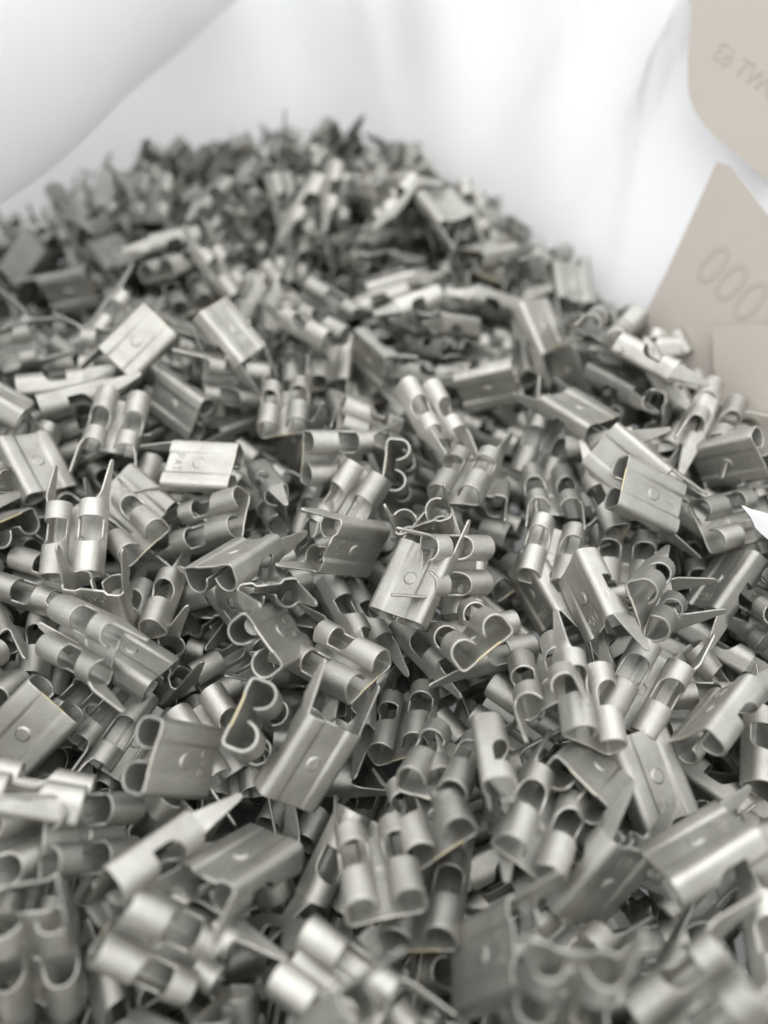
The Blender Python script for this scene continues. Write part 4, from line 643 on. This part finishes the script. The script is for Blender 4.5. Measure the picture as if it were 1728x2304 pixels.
LABELS = [
'blurred twin tubes up, prongs down right, bottom edge on the left',
'blurred twin tubes up, prongs up right, bottom edge on the right',
'blurred twin tubes up, prongs up, bottom edge at the left edge',
'rightmost blurred end-on, prong tips toward us, bottom edge right of centre',
'broad pale blurred back plate with ridged tubes, lower right corner',
'blurred back plate up, prongs down left, near slope left of centre',
'leftmost blurred end-on, prong tips toward us, bottom edge right of centre',
'leftmost blurred twin tubes up, prongs up, near slope at centre',
'large dimpled back plate with two prongs up, lower middle of the heap',
'leftmost blurred twin tubes up, prongs down right, bottom edge at centre',
'blurred back plate up, prongs up right, near slope on the right',
'blurred twin tubes up, prongs left, lower heap on the left',
'blurred twin tubes up, prongs up, lower heap right of centre',
'dark back plate with both tube ends open to the left, lower left',
'long white side wall with notch and broad prong up right, lower left',
'sharp twin tubes up, prongs down right, below the sharp band on the left',
'sharp twin tubes up, prongs up right, below the sharp band on the right',
'rightmost blurred twin tubes up, prongs up, near slope at centre',
'blurred twin tubes up, prongs up, below the sharp band on the right',
'blurred twin tubes up, prongs up, lower heap at centre',
'dimpled back plate at the left edge with open tube ends up right',
'pair of upright curled tubes with two prongs straight up, left middle',
'leftmost sharp twin tubes up, prongs up left, below the sharp band at centre',
'blurred back plate up, prongs down, lower heap on the right',
'blurred half-turned on edge, prongs up right, below the sharp band at the right edge',
'brownish back plate standing open-ended to the left behind an upright prong, right side',
'sharp clip sliding down right with long flat prong, right of centre',
'dimpled back plate tilted up at the very centre with silver left tube',
'dark back plate stamped PAT with S-shaped prong end facing left, centre',
'blurred side wall up, prongs down, lower heap right of centre',
'blurred end-on, plain tube ends toward us, lower heap at centre',
'pale back plate lying level with its two prongs pointing left, left middle',
'sharp twin tubes up, prongs left, upper sharp band left of centre',
'sharp end-on, prong tips toward us, below the sharp band right of centre',
'back plate seen over two round open tube ends, left of the centre plate',
'blurred twin tubes up, prongs down, above the sharp band on the left',
'pale side wall with notch lying level at the lower left edge',
'blurred twin tubes up, prongs up, below the sharp band at centre',
'end-on clip like a letter B, open tubes right, left of the large plate',
'sharp back plate up, prongs up left, upper sharp band at the left edge',
'brightest square back plate with dimple, tilted, left of centre above the sharp band',
'sharp twin tubes up, prongs left, lower sharp band right of centre',
'sharp back plate up, prongs down left, lower sharp band at the right edge',
'blurred twin tubes up, prongs down left, near slope at centre',
'back plate with one round tube end open at the right edge',
'sharp end-on, plain tube ends toward us, below the sharp band left of centre',
'end-on clip with two big open loops, below and right of the centre',
'sharp side wall up, prongs down right, lower sharp band at centre',
'silver twin tubes pointing down with a flat prong, upper centre',
'sharp twin tubes up, prongs up, lower sharp band right of centre',
'blurred end-on, plain tube ends toward us, lower heap on the right',
'sharp end-on, plain tube ends toward us, lower sharp band on the right',
'sharp twin tubes up, prongs right, upper sharp band at the right edge',
'sharp twin tubes up, prongs up right, upper sharp band right of centre',
'bright back plate leaning right, just right of the brightest plate',
'blurred back plate up, prongs up left, above the sharp band left of centre',
'sharp twin tubes up, prongs right, upper sharp band at centre',
'blurred twin tubes up, prongs down right, bottom edge left of centre',
'sharp back plate up, prongs up left, below the sharp band on the left',
'sharp twin tubes up, prongs up, lower sharp band on the left',
'plain pale plate lying flat with notched side wall, upper right of the heap',
'sharp back plate up, prongs up, lower sharp band on the left',
'higher blurred twin tubes up, prongs down left, lower heap on the left',
'sharp silver twin tubes leaning right just above the PAT plate',
'blurred back plate with dimple and two open tube ends to the right, upper centre',
'third blurred twin tubes up, prongs up, above the sharp band left of centre',
'sharp twin tubes up, prongs right, lower sharp band at the left edge',
'rightmost sharp end-on, prong tips toward us, upper sharp band right of centre',
'blurred twin tubes up, prongs down right, below the sharp band left of centre',
'lower sharp twin tubes up, prongs up left, upper sharp band on the left',
'blurred back plate up, prongs up right, bottom edge at centre',
'rightmost blurred twin tubes up, prongs up right, near slope right of centre',
'blurred twin tubes up, prongs down left, near slope at the left edge',
'rightmost blurred twin tubes up, prongs left, above the sharp band left of centre',
'rightmost blurred twin tubes up, prongs down right, below the sharp band right of centre',
'blurred side wall up, prongs up left, upper heap left of centre',
'blurred back plate up, prongs left, upper heap on the left',
'blurred twin tubes up, prongs up, near slope at the right edge',
'back plate tucked behind the brownish plate, sloping down to the right',
'blurred twin tubes up, prongs up, above the sharp band right of centre',
'blurred back plate up, prongs down right, above the sharp band at centre',
'blurred twin tubes up, prongs down left, below the sharp band on the left',
'sharp back plate up, prongs down right, lower sharp band right of centre',
'sharp twin tubes up, prongs left, below the sharp band right of centre',
'blurred twin tubes up, prongs up, bottom edge on the left',
'blurred back plate up, prongs down right, upper heap right of centre',
'sharp end-on, prong tips toward us, upper sharp band left of centre',
'blurred twin tubes up, prongs up, lower heap at the right edge',
'blurred twin tubes up, prongs right, upper heap at the left edge',
'sharp twin tubes up, prongs up, lower sharp band on the right',
'higher blurred side wall up, prongs down right, above the sharp band on the right',
'blurred twin tubes up, prongs up left, far slope left of centre',
'sharp end-on, prong tips toward us, lower sharp band left of centre',
'blurred back plate up, prongs down right, far slope right of centre',
'blurred half-turned on edge, prongs down right, above the sharp band on the right',
'blurred twin tubes up, prongs right, above the sharp band at centre',
'blurred twin tubes up, prongs down left, above the sharp band at the right edge',
'blurred twin tubes up, prongs up, near slope left of centre',
'sharp twin tubes up, prongs up right, below the sharp band left of centre',
'blurred twin tubes up, prongs down, far slope on the left',
'blurred twin tubes up, prongs up right, near slope at the right edge',
'sharp end-on, prong tips toward us, below the sharp band on the left',
'blurred side wall up, prongs down right, far slope on the left',
'blurred back plate up, prongs down left, far slope at the left edge',
'sharp back plate up, prongs down right, upper sharp band on the left',
'blurred twin tubes up, prongs right, bottom edge on the right',
'blurred back plate up, prongs down, upper heap right of centre',
'blurred half-turned on edge, prongs right, above the sharp band on the left',
'blurred twin tubes up, prongs down, bottom edge left of centre',
'sharp side wall up, prongs up left, upper sharp band on the right',
'blurred twin tubes up, prongs up right, lower heap left of centre',
'lower blurred half-turned on edge, prongs left, upper heap right of centre',
'sharp twin tubes up, prongs down right, below the sharp band at centre',
'sharp side wall up, prongs left, upper sharp band right of centre',
'leftmost blurred twin tubes up, prongs down, far slope at centre',
'blurred twin tubes up, prongs left, bottom edge left of centre',
'blurred side wall up, prongs left, near slope left of centre',
'second blurred twin tubes up, prongs down left, far slope left of centre',
'sharp side wall up, prongs down right, below the sharp band at the right edge',
'blurred back plate up, prongs down, above the sharp band right of centre',
'rightmost blurred half-turned on edge, prongs left, upper heap at centre',
'leftmost blurred half-turned on edge, prongs left, upper heap at centre',
'small end-on clip standing like a letter B just above the centre',
'blurred side wall up, prongs right, above the sharp band at the left edge',
'blurred twin tubes up, prongs down, near slope at the left edge',
'rightmost blurred twin tubes up, prongs up, above the sharp band left of centre',
'blurred twin tubes up, prongs down right, upper heap at centre',
'blurred side wall up, prongs down right, lower heap at the right edge',
'leftmost blurred end-on, prong tips toward us, upper heap right of centre',
'blurred twin tubes up, prongs down, far slope left of centre',
'rightmost blurred twin tubes up, prongs down left, far slope left of centre',
'sharp end-on, prong tips toward us, upper sharp band at centre',
'blurred twin tubes up, prongs up right, lower heap on the left',
'leftmost blurred end-on, plain tube ends toward us, upper heap left of centre',
'blurred twin tubes up, prongs right, bottom edge at centre',
'blurred half-turned on edge, prongs down, below the sharp band at centre',
'blurred end-on, prong tips toward us, far slope on the left',
'leftmost blurred twin tubes up, prongs up right, near slope right of centre',
'lower blurred half-turned on edge, prongs right, far slope right of centre',
'sharp twin tubes up, prongs right, lower sharp band on the right',
'sharp twin tubes up, prongs up, below the sharp band at the left edge',
'blurred half-turned on edge, prongs left, above the sharp band left of centre',
'blurred side wall up, prongs down left, far slope at centre',
'blurred twin tubes up, prongs up right, upper heap on the left',
'blurred end-on, prong tips toward us, far slope left of centre',
'blurred side wall up, prongs down right, near slope on the right',
'blurred twin tubes up, prongs down right, upper heap at the right edge',
'rightmost blurred half-turned on edge, prongs left, far slope on the left',
'blurred half-turned on edge, prongs left, far slope at centre',
'blurred half-turned on edge, prongs right, upper heap at centre',
'lower blurred side wall up, prongs up left, above the sharp band right of centre',
'rightmost blurred twin tubes up, prongs down, far rim left of centre',
'blurred half-turned on edge, prongs up, above the sharp band left of centre',
'blurred half-turned on edge, prongs down left, near slope right of centre',
'blurred twin tubes up, prongs right, above the sharp band on the left',
'blurred half-turned on edge, prongs right, above the sharp band on the right',
'blurred end-on, plain tube ends toward us, far slope on the left',
'blurred side wall up, prongs down, above the sharp band on the right',
'blurred twin tubes up, prongs up left, upper heap at the left edge',
'blurred twin tubes up, prongs right, below the sharp band on the right',
'blurred twin tubes up, prongs down, lower heap left of centre',
'sharp half-turned on edge, prongs down left, lower sharp band left of centre',
'blurred twin tubes up, prongs right, lower heap at centre',
'blurred twin tubes up, prongs left, upper heap on the left',
'sharp twin tubes up, prongs down right, below the sharp band at the right edge',
'sharp end-on, plain tube ends toward us, upper sharp band at the left edge',
'blurred twin tubes up, prongs down, lower heap at centre',
'blurred end-on, prong tips toward us, upper heap on the right',
'sharp twin tubes up, prongs down right, lower sharp band at the right edge',
'blurred side wall up, prongs down, far slope right of centre',
'sharp twin tubes up, prongs down right, upper sharp band left of centre',
'blurred half-turned on edge, prongs up left, above the sharp band at the left edge',
'rightmost blurred end-on, plain tube ends toward us, upper heap left of centre',
'blurred end-on, prong tips toward us, far slope right of centre',
'blurred back plate up, prongs down, above the sharp band at centre',
'middle blurred end-on, prong tips toward us, far slope at centre',
'blurred twin tubes up, prongs right, lower heap right of centre',
'blurred side wall up, prongs left, above the sharp band at centre',
'sharp twin tubes up, prongs down, lower sharp band on the right',
'blurred twin tubes up, prongs down right, far rim on the left',
'sharp twin tubes up, prongs up left, lower sharp band right of centre',
'higher blurred twin tubes up, prongs left, upper heap at centre',
'rightmost blurred twin tubes up, prongs down right, bottom edge at centre',
'sharp twin tubes up, prongs left, lower sharp band left of centre',
'blurred twin tubes up, prongs up, bottom edge on the right',
'blurred end-on, plain tube ends toward us, above the sharp band right of centre',
'blurred twin tubes up, prongs up, upper heap right of centre',
'leftmost sharp end-on, prong tips toward us, upper sharp band right of centre',
'sharp twin tubes up, prongs down left, below the sharp band at the left edge',
'blurred side wall up, prongs left, upper heap on the right',
'lower blurred back plate up, prongs up right, far rim left of centre',
'lower blurred side wall up, prongs down right, above the sharp band on the right',
'blurred twin tubes up, prongs down right, far slope left of centre',
'sharp twin tubes up, prongs up left, upper sharp band on the right',
'rightmost blurred twin tubes up, prongs down left, far rim left of centre',
'leftmost blurred twin tubes up, prongs down, far rim left of centre',
'sharp twin tubes up, prongs down, upper sharp band on the left',
'blurred twin tubes up, prongs up, upper heap at centre',
'sharp twin tubes up, prongs up left, upper sharp band at the right edge',
'rightmost sharp twin tubes up, prongs left, below the sharp band left of centre',
'sharp side wall up, prongs up, lower sharp band right of centre',
'leftmost blurred end-on, prong tips toward us, far slope at centre',
'blurred back plate up, prongs up, far rim on the left',
'blurred half-turned on edge, prongs up, upper heap left of centre',
'sharp twin tubes up, prongs up left, lower sharp band left of centre',
'blurred twin tubes up, prongs down right, upper heap left of centre',
'middle blurred twin tubes up, prongs left, above the sharp band left of centre',
'blurred twin tubes up, prongs down left, far slope on the left',
'second blurred end-on, prong tips toward us, far rim at centre',
'blurred side wall up, prongs left, far slope at the left edge',
'rightmost sharp twin tubes up, prongs up left, below the sharp band at centre',
'sharp end-on, prong tips toward us, below the sharp band at the left edge',
'leftmost blurred twin tubes up, prongs down left, far slope left of centre',
'blurred twin tubes up, prongs down left, near slope on the left',
'blurred twin tubes up, prongs down, far slope right of centre',
'leftmost sharp twin tubes up, prongs left, below the sharp band left of centre',
'sharp twin tubes up, prongs left, lower sharp band on the left',
'blurred twin tubes up, prongs up, bottom edge left of centre',
'rightmost blurred twin tubes up, prongs down, far slope at centre',
'higher blurred back plate up, prongs up right, far rim left of centre',
'sharp twin tubes up, prongs up left, upper sharp band right of centre',
'blurred end-on, prong tips toward us, above the sharp band at centre',
'blurred side wall up, prongs up right, far rim left of centre',
'rightmost blurred end-on, prong tips toward us, above the sharp band on the right',
'blurred twin tubes up, prongs down, far rim at centre',
'blurred twin tubes up, prongs up, above the sharp band at centre',
'higher sharp twin tubes up, prongs up left, upper sharp band on the left',
'blurred twin tubes up, prongs down left, lower heap at the left edge',
'blurred end-on, plain tube ends toward us, upper heap right of centre',
'sharp twin tubes up, prongs down right, lower sharp band left of centre',
'leftmost blurred twin tubes up, prongs left, above the sharp band left of centre',
'blurred side wall up, prongs up right, near slope at centre',
'blurred twin tubes up, prongs up right, bottom edge at centre',
'blurred twin tubes up, prongs down right, upper heap on the right',
'blurred half-turned on edge, prongs down left, upper heap on the right',
'third blurred twin tubes up, prongs down left, far slope left of centre',
'blurred twin tubes up, prongs down, above the sharp band at the left edge',
'higher blurred half-turned on edge, prongs left, upper heap right of centre',
'sharp side wall up, prongs left, lower sharp band left of centre',
'blurred twin tubes up, prongs down left, above the sharp band on the right',
'third blurred end-on, prong tips toward us, far rim at centre',
'blurred twin tubes up, prongs up left, lower heap at the right edge',
'higher blurred half-turned on edge, prongs right, far slope right of centre',
'sharp twin tubes up, prongs up, upper sharp band left of centre',
'blurred twin tubes up, prongs down, below the sharp band at the left edge',
'sharp twin tubes up, prongs up, upper sharp band at centre',
'blurred twin tubes up, prongs up, bottom edge at centre',
'blurred half-turned on edge, prongs right, far slope on the left',
'blurred end-on, plain tube ends toward us, far rim on the left',
'blurred back plate up, prongs down right, bottom edge on the left',
'sharp twin tubes up, prongs down right, upper sharp band at centre',
'sharp twin tubes up, prongs down right, upper sharp band at the left edge',
'leftmost blurred twin tubes up, prongs down right, below the sharp band right of centre',
'blurred twin tubes up, prongs down left, far slope at the left edge',
'higher blurred side wall up, prongs up left, above the sharp band right of centre',
'sharp twin tubes up, prongs up right, upper sharp band on the left',
'blurred twin tubes up, prongs right, far slope left of centre',
'blurred side wall up, prongs up left, far rim on the left',
'lower blurred twin tubes up, prongs down left, far rim at centre',
'leftmost blurred end-on, prong tips toward us, above the sharp band on the right',
'sharp twin tubes up, prongs down right, lower sharp band at centre',
'blurred side wall up, prongs up left, far slope right of centre',
'blurred half-turned on edge, prongs right, far slope at centre',
'sharp twin tubes up, prongs down, upper sharp band at centre',
'sharp side wall up, prongs up left, lower sharp band at the right edge',
'blurred end-on, prong tips toward us, upper heap left of centre',
'leftmost blurred twin tubes up, prongs down left, far rim left of centre',
'blurred twin tubes up, prongs down right, upper heap on the left',
'blurred side wall up, prongs left, upper heap on the left',
'leftmost blurred twin tubes up, prongs up, above the sharp band left of centre',
'rightmost blurred side wall up, prongs right, upper heap right of centre',
'blurred end-on, prong tips toward us, upper heap at centre',
'leftmost blurred half-turned on edge, prongs left, far slope on the left',
'rightmost blurred end-on, prong tips toward us, far rim at centre',
'sharp twin tubes up, prongs left, upper sharp band at centre',
'blurred twin tubes up, prongs right, above the sharp band at the left edge',
'lower blurred twin tubes up, prongs left, upper heap at centre',
'blurred twin tubes up, prongs down right, above the sharp band at centre',
'leftmost blurred end-on, prong tips toward us, far rim at centre',
'blurred twin tubes up, prongs right, above the sharp band at the right edge',
'blurred twin tubes up, prongs down right, above the sharp band on the left',
'blurred side wall up, prongs up right, upper heap on the right',
'rightmost blurred end-on, prong tips toward us, upper heap right of centre',
'blurred twin tubes up, prongs down left, near slope right of centre',
'sharp twin tubes up, prongs down right, below the sharp band right of centre',
'leftmost blurred side wall up, prongs right, upper heap right of centre',
'blurred side wall up, prongs up left, far slope on the left',
'second blurred twin tubes up, prongs up, above the sharp band left of centre',
'lower blurred twin tubes up, prongs down left, lower heap on the left',
'blurred twin tubes up, prongs down right, near slope on the right',
'higher blurred twin tubes up, prongs down left, far rim at centre',
'blurred twin tubes up, prongs up left, below the sharp band left of centre',
'blurred twin tubes up, prongs down, near slope on the right',
'sharp back plate up, prongs down right, below the sharp band on the right',
'rightmost blurred end-on, prong tips toward us, far slope at centre',
'sharp twin tubes up, prongs up left, lower sharp band at the left edge',
'sharp twin tubes up, prongs right, lower sharp band right of centre',
'blurred twin tubes up, prongs right, near slope left of centre',
'blurred back plate up, prongs left, above the sharp band on the right',
'blurred half-turned on edge, prongs up left, far slope at centre',
]
DEC = np.array(POSES, float).reshape(-1, 8)
N_HI = 300
def link(name, me, parent):
    o = bpy.data.objects.new(name, me); COL.objects.link(o)
    if parent is not None: o.parent = parent
    return o
def make_clip(i, var):
    e = bpy.data.objects.new('metal_clip', None); COL.objects.link(e); e.empty_display_size = .1
    v = VAR[var]
    pl = link('back_plate', v['plate'], e); link('cut_edge', v['edge'], pl); link('lettering', LET, pl)
    for s in 'LR':
        link('curled_tube', v['side' + s], e); link('prong', v['prong' + s], e)
    e['label'] = LABELS[i]; e['category'] = 'metal clip'; e['group'] = 'loose tinned metal clips heaped in the white bag'
    return e
for i, r in enumerate(DEC[:N_HI]):
    e = make_clip(i, int(r[7]))
    e.location = r[:3] / 20 * S; q = Quaternion(r[3:7] / 500); e.rotation_mode = 'QUATERNION'; e.rotation_quaternion = q.normalized()
# the rest of the heap: the small, far and half-buried clips in one mesh
LO = []
for kind in (0, 1):
    for bd in BENDS[::2]:
        pr = clip_parts(False, kind, bd); vs, fs, ns, k = [], [], [], 0
        for v_, f_, n_ in pr.values():
            vs.append(v_); ns.append(n_); fs += [tuple(j + k for j in f) for f in f_]; k += len(v_)
        vs = np.concatenate(vs); ns = np.concatenate(ns)
        key = {}; mp = []; uv_, un_ = [], []
        for p, q in zip(np.round(vs, 5), np.round(ns, 2)):
            t_ = (*p, *q)
            if t_ not in key: key[t_] = len(uv_); uv_.append(p); un_.append(q)
            mp.append(key[t_])
        me = to_mesh('lo', np.array(uv_), [tuple(mp[j] for j in f) for f in fs], np.array(un_), M_mass)
        me.calc_loop_triangles()
        tr = np.array([t.vertices[:] for t in me.loop_triangles]); LO.append((np.array(uv_), tr, np.array(un_))); bpy.data.meshes.remove(me)
vs, ts, ns, k = [], [], [], 0
for i, r in enumerate(DEC[N_HI:]):
    v_, t_, n_ = LO[int(r[7]) // 2 % len(LO)]; q = Quaternion(r[3:7] / 500).normalized(); Rm = np.array(q.to_matrix())
    vs.append(v_ @ Rm.T + r[:3] / 20 * S); ns.append(n_ @ Rm.T); ts.append(t_ + k); k += len(v_)
vs = np.concatenate(vs); ts = np.concatenate(ts); ns = np.concatenate(ns)
vs_all, ts_all = vs, ts
me = bpy.data.meshes.new('clip_mass'); me.vertices.add(len(vs)); me.vertices.foreach_set('co', vs.ravel())
me.loops.add(len(ts) * 3); me.loops.foreach_set('vertex_index', ts.ravel().astype(np.int32)); me.polygons.add(len(ts)); me.polygons.foreach_set('loop_start', np.arange(len(ts), dtype=np.int32) * 3)
me.polygons.foreach_set('use_smooth', np.ones(len(ts), bool)); me.update(calc_edges=True)
me.normals_split_custom_set_from_vertices(ns.tolist()); me.materials.append(M_mass)
o = link('clip_heap', me, None); o['kind'] = 'stuff'; o['category'] = 'metal clips'
o['label'] = 'mass of small blurred and half buried tinned clips filling the heap'
print('mass tris', len(ts), 'var tris', sum(len(m.polygons) for m in VAR[0].values()))
# ------------------------------------------------------------------ the white bag, its folded rim and the kraft cards
CAM = Vector((0, 0, 6.37)); TH = math.radians(47)
RX = Vector((1, 0, 0)); UX = Vector((0, math.sin(TH), math.cos(TH))); FX = Vector((0, math.cos(TH), -math.sin(TH)))
def sight(px, py): return RX * ((px - 864) / 1774) - UX * ((py - 1152) / 1774) + FX
def on_plane(px, py, p0, n):
    r = sight(px, py); return CAM + r * ((p0 - CAM).dot(n) / r.dot(n))
def thing_tag(o, label, cat): o['label'] = label; o['category'] = cat
def grid_mesh(name, rows, m, closed=False, thick=.02):
    nr, nc = len(rows), len(rows[0]); vs = [tuple(p) for r in rows for p in r]
    fs = [(i * nc + j, i * nc + (j + 1) % nc, (i + 1) * nc + (j + 1) % nc, (i + 1) * nc + j) for i in range(nr - 1) for j in range(nc if closed else nc - 1)]
    me = bpy.data.meshes.new(name); me.from_pydata(vs, [], fs); me.polygons.foreach_set('use_smooth', [True] * len(fs)); me.materials.append(m)
    o = bpy.data.objects.new(name, me); COL.objects.link(o)
    so = o.modifiers.new('thickness', 'SOLIDIFY'); so.thickness = thick; so.offset = 0
    return o
from mathutils import noise as mn
ring = [(70, -60), (62, 0), (56, 42), (50.5, 75), (42, 99), (32, 121), (22, 139), (8, 160), (-8, 177), (-28, 176), (-54, 166), (-74, 150), (-88, 112), (-90, 40), (-80, -40), (-30, -75), (30, -75)]
def ring_pt(t):
    n = len(ring); i = int(t) % n; f = t - int(t)
    P = [ring[(i + k - 1) % n] for k in range(4)]
    return [.5 * ((2 * P[1][a]) + (-P[0][a] + P[2][a]) * f + (2 * P[0][a] - 5 * P[1][a] + 4 * P[2][a] - P[3][a]) * f * f + (-P[0][a] + 3 * P[1][a] - 3 * P[2][a] + P[3][a]) * f ** 3) for a in (0, 1)]
NC = 340; rows = []
cx, cy = -14, 60
hs = [-27.5, -27, -26, -22, -14, -6, 0, 4, 8, 12, 16, 20, 25, 30, 36, 42, 50, 58, 66, 74, 82, 88, 90]
for k, z in enumerate(hs):
    row = []
    for j in range(NC):
        t = j / NC * len(ring); x, y = ring_pt(t); dx, dy = x - cx, y - cy; L_ = math.hypot(dx, dy); dx /= L_; dy /= L_
        hgt = max(0.0, z + 4)
        front = 1 / (1 + math.exp((y - 10) / 12))          # the bag hangs lower on the side the picture is taken from
        zz = z if z < 4 else 4 + (z - 4) * (1 - .9 * front)
        o_ = {0: -60, 1: -12, 2: -3}.get(k, 0) + .42 * hgt + .0022 * hgt * hgt
        g = min(1, hgt / 26)
        wv = 3.8 * math.sin(t * 2.9 + z * .035 + 1.1) + 2.0 * math.sin(t * 5.3 - z * .05) + 5 * mn.noise(Vector((x * .022, y * .022, zz * .028)))
        cr = 2.2 * math.exp(-((t - 4.55 - .35 * math.sin(zz * .07)) / .06) ** 2) + 2.6 * math.exp(-((t - 6.25 + zz * .018) / .13) ** 2) + 1.6 * math.exp(-((t - 5.2 + zz * .012) / .09) ** 2) + 3.5 * math.exp(-((t - 7.5 - zz * .014) / .22) ** 2)
        o_ += g * (wv * (1.35 - .9 / (1 + math.exp((22 - x) / 6))) - cr * 1.2)
        row.append(((x + dx * o_) * S, (y + dy * o_) * S, zz * S))
    rows.append(row)
bag = grid_mesh('white_bag', rows, M_bag, closed=True)
# the bottom of the bag under the heap
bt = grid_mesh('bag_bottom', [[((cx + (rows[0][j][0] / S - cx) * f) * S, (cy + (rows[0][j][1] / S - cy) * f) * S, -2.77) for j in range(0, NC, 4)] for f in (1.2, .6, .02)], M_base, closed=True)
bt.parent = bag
thing_tag(bag, 'open white plastic bag whose smooth walls rise behind the heap of metal clips', 'bag')
# the rolled-over rim crossing in front of the heap at the upper left
def sight_pt(px, py, d): r = sight(px, py); return CAM + r * d
A = sight_pt(-190, 610, 9.6); B = sight_pt(715, -125, 14.6)
ax = (B - A).normalized(); rows = []
n_ = 60
for i in range(n_ + 1):
    f = i / n_; c = A.lerp(B, f); view = (c - CAM).normalized()
    side = ax.cross(view).normalized(); 
    if side.dot(RX) < 0: side.negate()                    # side points to the lower right of the picture
    toward = -(view - ax * view.dot(ax)).normalized()
    rad = 2.1 + .25 * math.sin(f * 5 + 1)
    row = []
    cen = c - side * (rad + .03 + .07 * math.sin(f * 8 + 2.6) + .03 * math.sin(f * 19))
    for k in range(26):
        a = math.radians(-70 + k / 25 * 190)                # round the roll: back, silhouette, front
        p = cen + (side * math.cos(a) + toward * math.sin(a)) * rad
        row.append(p)
    q = row[-1]; tdir = (side * -math.sin(math.radians(120)) + toward * math.cos(math.radians(120)))
    for k in range(1, 22):
        d = k * .42; wob = .22 * math.sin(d * 1.1 + f * 4) + .5 * mn.noise(Vector((d * .25, f * 5, 3)))
        row.append(q + tdir * d + toward * (.30 * d - .012 * d * d + wob * min(1, d)))
    for k in range(len(row)): row[k] = row[k] + toward * (.12 * mn.noise(row[k] * .5))
    rows.append(row)
rim = grid_mesh('rolled_rim', rows, M_bagrim); rim.parent = bag
rim['label'] = 'thick rolled rim of the bag'
# kraft cards tucked against the right wall
CN = Vector((-.80, -.42, .42)).normalized()
def card(name, pts, p0, n, m, th=.05, round_px=0):
    P = [on_plane(x, y, p0, n) for x, y in pts]
    import bmesh
    bm = bmesh.new(); vs = [bm.verts.new(p) for p in P]; f = bm.faces.new(vs)
    g = bmesh.ops.extrude_face_region(bm, geom=[f]); bmesh.ops.translate(bm, vec=-n * th, verts=[v for v in g['geom'] if isinstance(v, bmesh.types.BMVert)])
    bmesh.ops.recalc_face_normals(bm, faces=bm.faces)
    me = bpy.data.meshes.new(name); bm.to_mesh(me); bm.free(); me.materials.append(m)
    o = bpy.data.objects.new(name, me); COL.objects.link(o); return o
def words(txt, a_px, b_px, p0, n, parent, hpx, back=False):
    """lay the characters along the line of sight points a -> b on the card"""
    a = on_plane(*a_px, p0, n); b = on_plane(*b_px, p0, n)
    xd = (b - a).normalized(); yd = n.cross(xd).normalized()
    cu = bpy.data.curves.new('lettering', 'FONT'); cu.body = txt; cu.size = 1; cu.extrude = .004; cu.materials.append(M_ink)
    o = bpy.data.objects.new('lettering', cu); COL.objects.link(o)
    bpy.context.view_layer.update(); wdt = o.dimensions.x; s = (b - a).length / wdt
    me = bpy.data.meshes.new_from_object(o.evaluated_get(bpy.context.evaluated_depsgraph_get())); bpy.data.objects.remove(o)
    o = bpy.data.objects.new('lettering', me); COL.objects.link(o)
    hh = on_plane(a_px[0], a_px[1] - hpx, p0, n); 
    M = Matrix((xd * s, yd * s, n)).transposed().to_4x4(); M.translation = a + n * .004
    if back: M = Matrix((-xd * s, yd * s, n)).transposed().to_4x4(); M.translation = b + n * .004   # print showing through from behind reads reversed
    o.matrix_world = M; o.parent = parent; return o
p1 = Vector((4.25, 9.2, 0))
low = card('beige_card', [(1612, 364), (1640, 372), (1700, 452), (1800, 575), (1840, 1080), (1700, 1060), (1600, 880), (1500, 800), (1390, 800), (1440, 725), (1500, 610), (1560, 480)], p1, CN, M_card)
thing_tag(low, 'beige card with faint zeros standing at the right edge of the heap', 'card')
words('000', (1556, 612), (1672, 728), p1, CN, low, 60)
flap = card('flap', [(1602, 736), (1668, 730), (1850, 728), (1850, 1090), (1740, 1060), (1625, 900), (1606, 830)], p1 + CN * .14, CN, M_card, .04); flap.parent = low
p2 = Vector((5.7, 9.9, 2.2)); CN2 = Vector((-.62, -.62, .46)).normalized()
upc = card('rounded_card', [(1556, -60), (1553, 60), (1547, 130), (1547, 190), (1553, 225), (1566, 255), (1585, 282), (1610, 308), (1650, 342), (1700, 382), (1850, 505), (1850, -60)], p2, CN2, M_card)
thing_tag(upc, 'beige card with rounded corner printed in reverse at the upper right', 'card')
words('OWT 63', (1603, 128), (1745, 232), p2, CN2, upc, 38, True)
scrap = card('plastic_scrap', [(1668, 1138), (1676, 1139), (1690, 1146), (1708, 1150), (1730, 1157), (1760, 1158), (1790, 1180), (1780, 1270), (1742, 1236), (1728, 1214), (1712, 1200), (1700, 1188), (1692, 1168), (1680, 1152)], Vector((3.7, 5.8, .9)), Vector((-.3, -.75, .6)).normalized(), M_bag, .03)
thing_tag(scrap, 'pointed white plastic scrap poking in from the right edge over the clips', 'plastic scrap')
